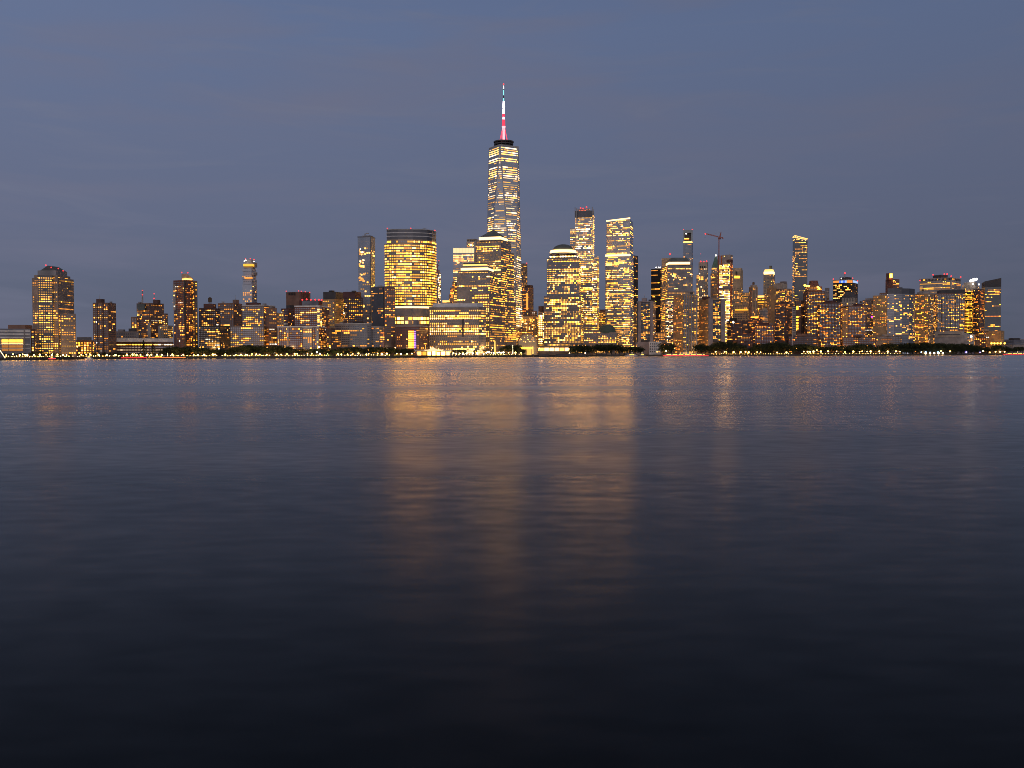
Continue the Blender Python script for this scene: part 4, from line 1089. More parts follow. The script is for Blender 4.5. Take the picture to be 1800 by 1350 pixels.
b.box('roof_plant', 1476, 1490, 1497, 487, 491, 'charcoal', dy=8); b.mast(1484.7, 488, 480.5, 8, 1.6); b.beacon(1485, 480, 6, 1.3)
for x, y in ((1464.8, 490.6), (1498.8, 489), (1507.5, 494)): b.beacon(x, y, 0, .9)
b.beacon(1479, 489.5, 3, .8, 'beacon_white')
b.flush()
b = B('columned_building', 'grey stone building with dark stepped roof and columned attic', 1494, 2330)
b.box('wall', 1478.6, 1504, 1508.6, 530, None, 'limestone', V(APTL, p=.15, fh=5, bw=4))
fp, z0, z1 = b.box('attic', 1480, 1503, 1507, 523, 531, 'limestone', V(APT, p=0, fh=8, bw=3.4, wf=.45, hf=.85, mb=.5, mt=.5, dark='glass_dark'), dy=2)
b.mesh('roof', MB().frustum(grow(fp, .6), z1, inset(fp, .62), b.Z(1492, 513, 12)), 'charcoal'); b.box('roof_plant', 1488, 1495, 1497, 510.5, 514, 'black', dy=16)
b.flush()
b = slab('apartment_block', 'broad dark brown apartment block with white window rows below the lit-band tower', 1440.4, 1478, 1481, 531.5, 2120, 'brick_dark', V(DKW, p=.36, bw=3, lev='1233'), None, (1450, 1464, 1470, 528, 532, 'roof_red', None, None, 8))
b = slab('apartment_block', 'brown apartment block with an amber lit left side', 1481, 1491, 1522, 537.5, 2135, 'brick_brown', V(APTL, p=.4, cols='ago', dark=None), V(DKW, p=.4), (1500, 1508, 1516, 533.5, 538, 'roof_red', None, None, 6), fl=False)
b.box('amber_side', 1480.8, 1490.6, 1491, 541, None, 'tan', V(APTL, p=.3, cols='ago', dark=None), dy=-2, dm=3); b.flush()
b = slab('apartment_block', 'grey stepped block with a magenta light next to the curved glass block', 1516, 1532, 1541, 527, 2240, 'brick_grey', V(APTL, p=.35), V(APTL, p=.4), (1521, 1530, 1540, 524, 528, 'concrete', None, None, 8), fl=False)
b.mesh('neon_light', MB().ball(at(1532.5, 557, 2220), 2.0), emitter('neon_magenta', (1, .04, .5), 3)); b.flush()

b = B('glass_block', 'curved blue glass block with a tan left flank', 1580, 2195)
fp = [(kx(x, 508) * (2195 + d), 2195 + d) for x, d in ((1560, 4), (1572, 0), (1586, 0), (1598, 6), (1605, 16), (1608.4, 32))]; fp += [(kx(1606, 508) * 2250, 2250), (kx(1560, 508) * 2250, 2250)]
b.vol('wall', fp, GZ, fp, b.Z(1580, 516.5), 'glass_grey', V(APT, fh=3.5, bw=3.2, wf=.86, hf=.5, p=.2, cols='awgc', lev='1233', dark='pane', seg=1.6))
b.vol('crown', inset(fp, .99), b.Z(1580, 516.5), inset(fp, .99), b.Z(1580, 506.8), 'glass_dark')
b.box('tan_flank', 1534.8, 1559, 1561.4, 519, None, 'tan', V(APTL, p=.38, fh=3.2, bw=3.4, cols='aogw', dark=None), dy=2)
b.box('setback', 1546, 1559.5, 1562, 514.5, 520, 'brick_brown', V(APTL, p=.3, mb=.5), dy=8)
b.flush()
b = B('brick_tower', 'dark red brick tower with an amber lit corner above the curved glass block', 1568, 2430)
b.box('wall', 1556.6, 1569, 1581, 490.5, None, 'brick_red', V(APT, p=.06, dark=None), V(APTL, p=.4, cols='aw', lev='233'))
b.box('tower_top', 1557.6, 1563, 1569.4, 480, 492, 'brick_red', dy=3); b.box('lit_corner', 1563.6, 1564.4, 1568.6, 481, 488, 'lit_a4', dy=1.2)
b.flush()
b = slab('row_house', 'low pale stone row house behind the promenade trees, left of the solid tree mass', 1540, 1583, 1585, 590, 2165, 'brick_grey', V(DKW, p=.25, fh=4), None, (1550, 1562, 1570, 587.5, 591, 'concrete', None, None, 8), 'building')
b = slab('row_house', 'low brown brick row house below the amber-sided block', 1482, 1539, 1541, 592, 2085, 'brick_brown', V(DKW, p=.22, fh=4), None, (1500, 1510, 1516, 589.5, 593, 'brick_dark', None, None, 8), 'building')
b = slab('row_house', 'low brown terrace between the red hipped tower and the dark apartment blocks', 1386, 1436, 1440, 590, 2100, 'brick_dark', V(DK, p=.14, fh=4), None, (1402, 1412, 1418, 586.5, 591, 'brick_brown', None, None, 8), 'building')
b = slab('row_house', 'low brick terrace with scattered orange windows behind the dark park trees', 1623, 1733, 1736, 593, 2440, 'brick_dark', V(DK, p=.32, fh=4, bw=4.4, lev='2233'), None, None, 'building')

b = B('slab_tower', 'wide grey slab with a colonnade rim and red beacons on its roof', 1652, 2650)
SB = V(OFF, fh=3.8, bw=2.6, wf=.6, hf=.52, p=.35, row=.35, rowd=.3, seg=8, cols='ggca', lev='1223')
b.box('wall', 1616.4, 1672, 1689, 492, None, 'concrete', SB, V(SB, p=.4))
fp, z0, z1 = b.box('colonnade', 1616.6, 1672, 1688.8, 488.8, 491.6, 'charcoal', V(APT, p=.3, fh=3, bw=3.6, wf=.35, hf=.9, mb=.1, mt=.1, dark='pane_pale', cols='ag'), dy=1.5)
b.mesh('cornice', MB().frustum(grow(fp, 1.6), z1, grow(fp, 1.6), z1 + 2), 'concrete')
b.box('corner_pier', 1670, 1672, 1674, 491.8, 560, 'limestone', dy=-1.5)
b.box('roof_plant', 1640, 1654, 1666, 483, 489, 'charcoal', dy=30)
for x, y in ((1617.5, 493), (1640.3, 483), (1660, 481.8), (1664.8, 481.8), (1672, 485.5), (1688.6, 487)): b.beacon(x, y, 20, 1.1)
b.flush()
b = slab('apartment_block', 'tan apartment block with many small amber windows right of the curved glass block', 1608.5, 1632, 1641, 516, 2300, 'tan', V(APTL, p=.4, fh=3.2, bw=3.4, cols='aog', dark=None, lev='2233'), V(APTL, p=.3), (1612, 1624, 1634, 513, 517, 'concrete', None, None, 6))
b = B('hotel_block', 'wide dark hotel block with a black crown and gridded windows', 1668, 2380)
b.box('wall', 1639.5, 1646, 1696.5, 516, None, 'brick_brown', V(APTL, p=.4, cols='gaw', lev='233'), V(APTL, p=.3, fh=3.2, bw=3.6, wf=.55, hf=.6, cols='wga', lev='1233'))
b.box('grey_front', 1641.4, 1648, 1687, 519, 580, 'grey', V(APTL, p=.6, cols='gcw', lev='2334'), V(APTL, p=.3, fh=3.2, bw=3.6, wf=.55, cols='wga', lev='1233'), dy=-4)
for x in (1655, 1663, 1671, 1679): b.patch('pier', x, x + .8, 520, 580, 'charcoal', 1)
b.box('crown', 1647, 1653, 1696, 509.8, 517, 'charcoal', dy=5)

b.flush()
b = B('museum_podium', 'low podium with a white framed window band under the wide dark hotel', 1672, 2330, 'building')
b.box('wall', 1642.6, 1700, 1703, 585, None, 'concrete', None)
b.patch('white_frame', 1643, 1693, 582.5, 592.5, 'limestone'); b.patch('window_band', 1648.5, 1688, 587.3, 589, 'glass_dark', t=1)
b.beacon(1707.2, 591.5, -12, 1.6, 'beacon_white'); b.box('side_wing', 1700, 1712, 1713.5, 587.5, None, 'concrete', V(APTL, p=.4), dy=-4)
b.flush()
b = slab('office_block', 'narrow block of gold lit floors between the hotel and a brown block', 1695, 1709.5, 1711, 512.6, 2480, 'black', V(OFF, fh=3.6, p=.8, row=.3, cols='gag', lev='2233', seg=4))
b = slab('brick_block', 'dark brown narrow block left of the slanted dark glass tower', 1709.5, 1722, 1730.5, 508, 2490, 'brick_dark', V(APTL, p=.4, cols='oag', lev='1233'), V(APTL, p=.3, cols='oa'))
b = B('domed_building', 'stone building with stepped pyramid top and dazzling roof floodlights', 1705, 2620)
b.box('wall', 1689, 1715, 1723, 505, None, 'limestone', V(APTL, p=.6, cols='cgw', lev='233')); b.box('setback', 1691, 1714, 1720.5, 500.5, 505.5, 'limestone', V(APT, p=.2, mb=.3, mt=.3, fh=4), dy=4)
b.box('setback', 1694, 1712, 1717.5, 496, 501, 'limestone', dy=8)
for x, y, r_ in ((1706.5, 493.5, 2.2), (1710, 492.4, 2.2), (1713.2, 491.6, 2.3), (1716.3, 490.8, 1.9), (1710, 499, 1.3), (1720.8, 500, 1.2)): b.beacon(x, y, -2, r_, 'beacon_white')
b.flush()
b = B('glass_tower', 'dark glass tower with a slanting black crown at the right end of the skyline', 1744, 2500)
DG = V(OFF, fh=3.6, bw=3.3, wf=.8, hf=.5, p=.14, row=.1, rowd=.3, seg=4, cols='ago', lev='1233', dark=None)
f_ = foot(1725.5, 1731.5, 1760, 500, 2500)
b.vol('wall', f_, GZ, f_, b.Z(1745, 504.5), 'glass_slate', DG, V(DG, p=.2))
b.vol('crown', f_, b.Z(1745, 504.4), f_, [b.Z(1726, 496), b.Z(1732, 494.4), b.Z(1760, 490, 20), b.Z(1755, 491, 30)], 'charcoal')
b.flush()
b = slab('low_building', 'plain tan low block below the slanted dark glass tower', 1720, 1760, 1765.5, 581, 2480, 'tan', V(APT, p=.08, dark=None), None, (1722, 1734, 1738, 578.5, 582, 'tan_pale', None, None, 6), 'building')
b = B('museum_building', 'low grey hexagonal building with stepped roof tiers at the right edge', 1784, 2520, 'building')
c = at(1783, 618, 2560); kk = 2560 / F
b.mesh('wall', MB().lathe(c, [(30 * kk, GZ), (30 * kk, at(1783, 606, 2560).z)], 6), 'concrete')
for r_, ya, yb in ((26, 606.2, 603.5), (22, 603.3, 600.5), (18, 600.3, 597.6), (10, 597.4, 594.2)):
    b.mesh('roof_tier', MB().lathe(c, [(r_ * kk, at(1783, ya, 2560).z), (r_ * kk + 1, at(1783, yb + 1, 2560).z), (r_ * kk - 2, at(1783, yb, 2560).z)], 6), 'grey_blue' if r_ > 12 else 'charcoal')
b.box('wing', 1752, 1850, 1852, 596, None, 'concrete', V(APT, p=.05), dy=70)
for x in (1743, 1748, 1753.5, 1759, 1766): b.beacon(x, 603.5, -60, 1.3, 'lit_g4')
b.flush()
# ------------------------------------------------------------------ rooftop clutter
def clutter(key, *items):
    q = [r for r in REG if key in r.root['label']][0]
    for kind, x, y0, y1, w in items:
        if kind == 't': q.tank(x, y0, y1, w, 10)
        elif kind == 'm': q.mast(x, y0, y1, 8, w, part='antenna')
        else: q.box('roof_plant', x - w / 2, x + w / 6, x + w / 2, y1, y0 + .6, ('grey', 'charcoal', 'steel')[int(x) % 3], dy=9)
clutter('broad dark brown apartment block', ('t', 1455, 528.2, 523, 4), ('b', 1474, 531.5, 529.4, 5), ('m', 1468, 528, 521, .35))
clutter('amber lit left side', ('t', 1513, 533.6, 529, 4), ('m', 1495, 537, 531, .3))
clutter('broad low dark red', ('b', 1356, 570.5, 568.4, 6), ('m', 1340, 567, 561, .3))
clutter('very dark brick', ('t', 1388, 533, 528, 4), ('m', 1375, 530, 524, .3))
clutter('plain tan brown slab', ('b', 392, 532.6, 530, 5), ('m', 414, 526.7, 519, .3))
clutter('slim brown tower standing', ('m', 175, 525.5, 518, .25), ('b', 195, 532, 530, 5))
clutter('red-lit masts', ('b', 246, 532.5, 530.5, 6))
clutter('white-gridded', ('b', 465, 536.5, 533.4, 7), ('m', 445, 532, 525, .25), ('b', 476, 541, 538.6, 5))
clutter('white-capped', ('b', 540, 537, 534.8, 9), ('m', 570, 537, 530, .25))
clutter('mauve apartment tower with', ('m', 1133, 524, 517, .35))
clutter('tan-sided apartment', ('b', 1216, 515.6, 513.6, 6), ('m', 1206, 515.5, 509, .35))
clutter('orange-sided apartment', ('b', 1262, 524.6, 522.4, 6))
clutter('flat-roofed office', ('b', 790, 532.8, 531.2, 10), ('m', 832, 532.8, 527, .25))
clutter('long low grey apartment', ('b', 600, 568.6, 566, 6), ('b', 648, 568.6, 566.6, 7))
clutter('tan apartment block with many', ('t', 1622, 513, 508.6, 4), ('b', 1614, 516, 513.6, 4))
clutter('wide dark hotel block', ('b', 1676, 509.8, 507.6, 12), ('m', 1662, 509.8, 503, .35))
clutter('curved blue glass', ('b', 1582, 506.9, 505, 9))
clutter('red brown block with a lit', ('b', 622, 512.6, 510.8, 8), ('m', 610, 512.6, 506, .3))
clutter('dark glass and brown brick', ('b', 668, 503.5, 501.6, 8), ('b', 684, 503.5, 502, 4))
clutter('black office tower with sparse', ('m', 1156, 470, 463, .4))
clutter('unfinished concrete', ('m', 1282, 447.5, 442, .4))

# ------------------------------------------------------------------ waterfront
b = B('event_tent', 'big white peaked marquee glowing on the waterfront', 767, 1600, 'tent')
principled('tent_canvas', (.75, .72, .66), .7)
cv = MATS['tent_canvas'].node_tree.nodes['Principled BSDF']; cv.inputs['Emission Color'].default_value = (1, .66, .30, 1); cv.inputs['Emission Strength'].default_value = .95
emitter('tent_inside', (1, .60, .20), 3.5)
k = 1600 / F; cxm = at(761, 620, 1612).x; zE = at(761, 617, 1612).z; zA = at(761, 610, 1612).z
n = 10; m = MB()
for i in range(n):
    a0, a1 = 2 * math.pi * i / n, 2 * math.pi * (i + 1) / n
    prf = [(1.0, zE), (.62, zE + (zA - zE) * .22), (.30, zE + (zA - zE) * .55), (.03, zA)]
    for (s0, z0), (s1, z1) in zip(prf, prf[1:]):
        q = lambda s, a, z: (cxm + 17.5 * k * s * math.cos(a), 1612 + 12 * s * math.sin(a), z)
        m.poly([q(s0, a0, z0), q(s0, a1, z0), q(s1, a1, z1), q(s1, a0, z1)])
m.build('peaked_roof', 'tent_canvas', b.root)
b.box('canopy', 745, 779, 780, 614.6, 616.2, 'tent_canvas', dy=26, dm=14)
b.box('canopy', 727, 745, 747, 615.2, 616.4, 'white', dy=8, dm=16); b.box('canopy', 779, 793, 795, 615.2, 616.6, 'white', dy=10, dm=16)
for x0, x1 in ((733, 741), (742, 750), (751, 758), (759, 766), (767, 774), (775, 783), (784, 791)): b.box('lit_interior', x0 + .6, x1 - .6, x1 - .4, 617.6 + (x0 * 7 % 3) * .5, 624.5, ('tent_inside', 'lit_c4', 'lit_g2', 'lit_c3')[int(x0 * 3) % 4], dy=14, dm=3)
for x in (729, 732.5, 741.5, 750.5, 758.5, 766.5, 774.5, 783.5, 792): b.mast(x, 626, 615.5, 11, .25, part='pole', r1=.25)
b.mesh('brace_pole', MB().tube(at(728, 613, 1600), at(735, 625.5, 1600), .6, .4, 5), 'fabric')
ld = bpy.data.lights.new('tent_light', 'POINT'); ld.energy = 6000; ld.color = (1, .62, .26); ld.shadow_soft_size = 6
lo = bpy.data.objects.new('tent_light', ld); COL.objects.link(lo); lo.parent = b.root; lo.location = Vector((cxm, 1590, 9)) - b.root.location

# lit pylons and obelisk
def pylon(px, yt, Y, w, label, mat):
    q = B('light_pylon', label, px, Y, 'pylon')
    p = at(px, 620, Y); zt = at(px, yt, Y).z
    MB().box(p.x - w, p.x + w, Y - w, Y + w, GZ, GZ + 2).build('plinth', 'granite', q.root)
    s_ = [(p.x - w * .8, Y - w * .8), (p.x + w * .8, Y - w * .8), (p.x + w * .8, Y + w * .8), (p.x - w * .8, Y + w * .8)]
    MB().frustum(s_, GZ + 2, inset(s_, .7), zt).build('shaft', mat, q.root)
emitter('pylon_gold', (1, .62, .10), 1.6); emitter('pylon_white', (1, .85, .45), 2.2)
pylon(870, 599, 1715, 1.4, 'tall gold lit pylon at the marina edge', 'pylon_gold')
pylon(901.3, 606.5, 1745, 1.1, 'slender white lit obelisk in front of dark trees', 'pylon_white')
pylon(936.8, 609, 1800, 1.2, 'short gold lit pylon by the glass atrium', 'pylon_gold')

# ------------------------------------------------------------------ trees
principled('leaves', (.030, .040, .014), .9, noise=.5, nscale=.4)
principled('needles', (.016, .026, .018), .9, noise=.4, nscale=.4)
def crown_mesh(seed, kind):
    R = random.Random(seed); vs, fs = [], []
    blobs = []
    if kind == 'broad':
        blobs = [(0, 0, .68, .30)] + [(R.uniform(-.30, .30), R.uniform(-.25, .25), R.uniform(.24, .80), R.uniform(.15, .25)) for _ in range(13)]
    def leaf(c, s):
        a = Vector((R.gauss(0, 1), R.gauss(0, 1), R.gauss(0, 1))).normalized(); u = a.orthogonal().normalized(); w = a.cross(u)
        k = len(vs); vs.extend([tuple(c + u * s), tuple(c + w * s * .7), tuple(c - u * s), tuple(c - w * s * .7)]); fs.append([k, k + 1, k + 2, k + 3])
    if kind == 'broad':
        for x, y, z, r in blobs:
            for _ in range(int(90 * (r / .2) ** 2)):
                d = Vector((R.gauss(0, 1), R.gauss(0, 1), R.gauss(0, 1))).normalized() * r * R.uniform(.55, 1.08); d.z *= .8
                leaf(Vector((x, y, z)) + d, R.uniform(.022, .042))
    else:
        for _ in range(900):
            z = R.random() ** 1.3; r = (1 - z) * .27 * (.75 + .25 * math.sin(z * 34)); a = R.uniform(0, 6.283)
            leaf(Vector((r * math.cos(a) * R.uniform(.6, 1.05), r * math.sin(a) * R.uniform(.6, 1.05), .07 + z * .93)), R.uniform(.016, .03))
    me = bpy.data.meshes.new('crown'); me.from_pydata(vs, [], fs); me.materials.append(MATS['leaves' if kind == 'broad' else 'needles']); return me
def trunk_mesh(seed, kind):
    R = random.Random(seed); m = MB().tube((0, 0, 0), (0, 0, .42 if kind == 'broad' else .9), .032, .018, 7)
    if kind == 'broad':
        for i in range(5):
            a = i * 1.257 + R.uniform(-.3, .3); m.tube((0, 0, R.uniform(.3, .42)), (.24 * math.cos(a), .24 * math.sin(a), R.uniform(.55, .72)), .016, .006, 5)
    me = bpy.data.meshes.new('trunk'); me.from_pydata(m.v, [], m.f); me.materials.append(MATS['bark']); return me
CR = [crown_mesh(i, 'broad') for i in range(5)]; TR = [trunk_mesh(i, 'broad') for i in range(5)]
CC, TC = crown_mesh(20, 'conifer'), trunk_mesh(20, 'conifer')
RT = random.Random(12)
def tree(px, yt, Y, label, group=None, w=1.0, kind='broad'):
    g_ = at(px, 620, Y); h = at(px, yt, Y).z - GZ
    r = empty('tree' if kind == 'broad' else 'conifer_tree', (g_.x, Y, GZ), label, 'tree', group)
    i = RT.randrange(5)
    for nm, me in (('trunk', TR[i] if kind == 'broad' else TC), ('crown', CR[i] if kind == 'broad' else CC)):
        o = bpy.data.objects.new(nm, me); COL.objects.link(o); o.parent = r
        o.scale = (h * w, h * w, h); o.rotation_euler = (0, 0, RT.uniform(0, 6.28))
def row(x0, x1, step, yt, label, group, dy=14, jit=2.0, w=1.0, w2=30):
    x = x0
    while x <= x1:
        y = yt(x) if callable(yt) else yt
        tree(x + RT.uniform(-1, 1), y + RT.uniform(-jit, jit) * .7, shoreY(x) + dy + RT.uniform(0, w2), label, group, w * RT.uniform(.95, 1.25))
        x += step * RT.uniform(.85, 1.15)
def lerp(*p):
    def f(x):
        for (a, b_), (c, d) in zip(p, p[1:]):
            if a <= x <= c: return b_ + (d - b_) * (x - a) / (c - a)
        return p[0][1] if x < p[0][0] else p[-1][1]
    return f
row(8, 128, 7.5, lerp((0, 619), (30, 621), (55, 618), (70, 616), (80, 620), (125, 621)), 'small tree on the esplanade below the white banded building and the gabled tower', 'small trees at the far left', 12)
row(132, 248, 8.5, 619, 'small tree in front of the long brick school', 'trees before the school')
tree(252.5, 598, 1410, 'taller pointed dark conifer in front of the brick school', w=1.35, kind='c')
tree(269, 600.5, 1412, 'shorter pointed dark conifer in front of the brick school', w=1.1, kind='c')
row(284, 390, 7.5, lerp((284, 612), (300, 608), (325, 609), (345, 607), (365, 610), (390, 614)), 'rounded dark tree below the slim curved-crown tower and the lofts', 'trees below the lofts', w=1.2)
row(394, 520, 8, lerp((394, 613), (420, 606), (445, 604), (465, 608), (490, 606), (505, 607), (520, 612)), 'rounded dark tree below the white-gridded apartment block', 'trees below the gridded block', w=1.25)
row(524, 586, 8, 611, 'rounded dark tree below the white-capped brick block', 'trees below the white-capped block', w=1.15)
row(592, 690, 8, lerp((592, 612), (620, 609), (628, 606), (640, 611), (655, 608), (680, 609), (690, 612)), 'rounded dark tree below the long curved grey block', 'trees below the curved grey block', w=1.2)
row(694, 726, 8, 611.5, 'dark tree between the portal block and the white marquee', 'trees left of the marquee', w=1.1)
row(798, 852, 9, 613.5, 'small tree right of the white marquee', 'trees right of the marquee', 20, w=1.1)
row(884, 926, 8.5, lerp((884, 610), (895, 605), (910, 606), (918, 611), (926, 616)), 'dark tree around the white obelisk', 'trees around the obelisk', w=1.2)
row(1006, 1048, 8, 606, 'dark tree in front of the green-domed wing', 'trees before the green dome', 10, w=1.2)
row(1050, 1088, 8, 602.5, 'tall dark tree in front of the pale slab tower', 'trees before the slab tower', 6, w=1.2)
row(1090, 1132, 8.5, 607.5, 'dark round tree at the foot of the mauve apartment tower', 'trees before the mauve tower', 6, w=1.3)
row(1165, 1181, 8, 601.5, 'dark tree between the white cube block and the tan-sided tower', 'trees beside the white cube', 10, w=1.1)
row(1226, 1240, 7, 604, 'dark tree between the tan-sided and orange-sided towers', 'trees between the apartment towers', 10, w=1.1)
row(1252, 1312, 8, lerp((1252, 606), (1265, 599), (1285, 598), (1300, 604), (1312, 609)), 'big dark tree below the orange-sided tower', 'trees below the orange-sided tower', 8, w=1.25)
row(1322, 1394, 8, lerp((1322, 609), (1335, 602), (1355, 600), (1375, 601), (1394, 605)), 'big dark tree below the dark red low blocks', 'trees below the red blocks', 8, w=1.25)
row(1398, 1480, 8.5, lerp((1398, 604), (1412, 602), (1430, 608), (1480, 607)), 'dark tree behind the lamps below the hipped-roof tower', 'trees below the hipped tower', 16, w=1.15)
row(1484, 1580, 8.5, lerp((1484, 607), (1500, 603), (1520, 602), (1540, 608), (1555, 602), (1580, 605)), 'dark tree before the low row houses', 'trees before the row houses', 16, w=1.15)
row(1586, 1742, 6.5, lerp((1586, 602), (1610, 600), (1650, 602), (1700, 603), (1725, 607), (1742, 610)), 'tree of the dark solid park wood on the right', 'trees of the park wood', 6, w=1.3, w2=50)
row(1590, 1740, 9, 611, 'low tree at the front edge of the dark park wood', 'front trees of the park wood', 2, w=1.5, w2=10)
row(1748, 1800, 8, lerp((1748, 606), (1765, 606), (1775, 610), (1800, 609)), 'dark tree before the hexagonal building', 'trees before the hexagonal building', 6, w=1.3)

# ------------------------------------------------------------------ street lamps
emitter('lamp_glow', (1, .50, .11), 15); emitter('lamp_white', (1, .70, .34), 11); emitter('lamp_blue', (.35, .62, 1), 9); emitter('lamp_violet', (.30, .25, 1), 9); emitter('lamp_green', (.5, 1, .3), 7)
gm = {}
for nm in ('lamp_glow', 'lamp_white', 'lamp_blue', 'lamp_violet', 'lamp_green'):
    m = MB().ball((0, 0, 0), 1, 8); me = bpy.data.meshes.new('globe'); me.from_pydata(m.v, [], m.f); me.materials.append(MATS[nm]); gm[nm] = me
m = MB().tube((0, 0, 0), (0, 0, 1), .09, .06, 6); pole_me = bpy.data.meshes.new('pole'); pole_me.from_pydata(m.v, [], m.f); pole_me.materials.append(MATS['charcoal'])
ldd = {}
for nm, c_, e_ in (('lamp_glow', (1, .60, .20), 900), ('lamp_white', (1, .72, .36), 900), ('lamp_blue', (.4, .6, 1), 500), ('lamp_violet', (.3, .3, 1), 900), ('lamp_green', (.6, 1, .3), 600)):
    l = bpy.data.lights.new('bulb', 'SPOT'); l.spot_size = math.radians(165); l.spot_blend = .3; l.energy = e_ * 4; l.color = c_; l.shadow_soft_size = 1.0; ldd[nm] = l
def lamp(px, py, label, group=None, r=.62, kind='lamp_glow', dy=4, light=True):
    Y = shoreY(px) + dy; p = at(px, py, Y)
    e = empty('street_lamp', (p.x, Y, GZ), label, 'street lamp', group)
    h = max(1.5, p.z - GZ)
    o = bpy.data.objects.new('pole', pole_me); COL.objects.link(o); o.parent = e; o.scale = (1, 1, h)
    o = bpy.data.objects.new('globe', gm[kind]); COL.objects.link(o); o.parent = e; o.location = (0, 0, h); s_ = r * Y / 1500; o.scale = (s_, s_, s_)
    if light:
        o = bpy.data.objects.new('bulb', ldd[kind]); COL.objects.link(o); o.parent = e; o.location = (0, 1.0 + s_, h); o.rotation_euler = (math.radians(82), 0, 0)
RL = random.Random(2)
def lamps(xs, y, label, group, **k):
    for i, x in enumerate(xs): lamp(x, y + RL.uniform(-.8, .8), label, group, r=RL.choice((.8, .95, 1.1, 1.3)), light=(i % 2 == 0), **k)
lamps((11, 23, 34.6, 40, 44, 48, 59.6, 70, 81, 91, 101, 111, 117), 623.4, 'lit esplanade lamp below the gabled tower and the white banded building', 'lamps at the far left', dy=3)
lamps((143, 151.5, 159, 173, 174, 188, 202.5, 203.5, 223, 233, 240, 247, 259, 266), 623.6, 'lit lamp on the quay below the long brick school', 'lamps before the school')
lamps((276, 284.5, 303, 322, 340.5, 348, 359, 374, 378), 623.4, 'lit lamp under the trees below the curved-crown tower and the lofts', 'lamps below the lofts')
lamps((396, 414.5, 423.5, 432, 434.5, 443, 450.5, 456.5, 469), 623, 'lit lamp under the trees below the white-gridded apartment block', 'lamps below the gridded block')
lamps((486.5, 494, 504.5, 518, 522.5, 540.5, 548), 622.6, 'lit lamp under the trees below the white-capped brick block', 'lamps below the white-capped block')
lamp(557, 619, 'larger bright lamp at the quay below the white bay of the brick block', None, 1.1, 'lamp_white'); lamp(561, 610, 'highest of the bright lamps, in front of the white bay', None, 1.3, 'lamp_white'); lamp(562.5, 622, 'bright lamp at ground level directly under the highest lamp', None, 1.0, 'lamp_white')
lamp(576, 622, 'small green lamp under the trees', None, .5, 'lamp_green')
lamps((594, 600, 611, 620, 644, 648, 664, 671, 680), 622.4, 'lit lamp under the trees below the long curved grey block', 'lamps below the curved grey block')
lamp(630, 621.2, 'brightest lamp among the trees below the long curved grey block', None, 1.1)
lamps((697.5, 704.7, 715.5, 724), 621.6, 'lit lamp between the portal block and the marquee', 'lamps left of the marquee')
lamps((797, 802, 808, 814, 820, 831, 838, 850), 621.4, 'lit lamp right of the marquee before the flat-roofed office block', 'lamps right of the marquee', kind='lamp_white')
lamps((855, 857, 860, 864, 868, 874, 877.5, 881, 885), 619.8, 'lit lamp near the foot of the gold pylon', 'lamps by the gold pylon', kind='lamp_white')
lamps((894, 906, 916), 620.4, 'lit lamp beside the white obelisk', 'lamps by the obelisk')
lamps((1001, 1028.7), 621, 'lone bright lamp on the dark ferry dock', 'lamps on the ferry dock', kind='lamp_white')
lamp(1171, 617, 'bright lamp above the moored ferry', None, 1.2); lamp(1155, 618.5, 'small lamp at the white cube block', None, .6)
lamps((1258, 1274, 1289.5, 1302, 1310.5, 1316), 619, 'lit lamp under the big trees below the orange-sided tower', 'lamps below the orange-sided tower')
lamps((1331, 1337, 1366, 1382.5), 619, 'lit lamp under the trees below the dark red blocks', 'lamps below the red blocks')
lamps((1413, 1419.5, 1424, 1443, 1455.5, 1470.5), 618.2, 'lit lamp along the quay below the hipped-roof tower', 'lamps below the hipped tower')
lamp(1430, 618, 'brightest lamp on the quay below the hipped-roof tower', None, 1.4); lamp(1436, 615.5, 'lamp set higher beside the brightest quay lamp', None, .8)
lamps((1485.5, 1500, 1511, 1515.5, 1524, 1530.5, 1545.5, 1560.5, 1575, 1582), 618.2, 'lit lamp along the quay before the low row houses', 'lamps before the row houses')
lamps((1619.5, 1627, 1634.7, 1642, 1649), 619.4, 'small blue lamp in the upper row on the dark park quay', 'blue quay lamps', kind='lamp_blue')
lamps((1627, 1635, 1642.5, 1650, 1657.5), 621.8, 'small white lamp in the lower row on the dark park quay', 'white quay lamps', kind='lamp_white', dy=-3)
lamp(1654, 616.8, 'warm bright lamp right of the blue lamps', None, 1.2); lamp(1670, 617.6, 'warm lamp before the park wood', None, .9)
lamp(1698.7, 619, 'single vivid blue lamp before the park wood', None, 1.1, 'lamp_violet'); lamp(1722.7, 619.3, 'small violet lamp near the right end of the quay', None, .6, 'lamp_violet'); lamp(1728, 617, 'white lamp near the right end of the quay', None, .9, 'lamp_white')
lamps((1740, 1750, 1758, 1766), 618.4, 'orange lamp before the hexagonal building', 'lamps by the hexagonal building')

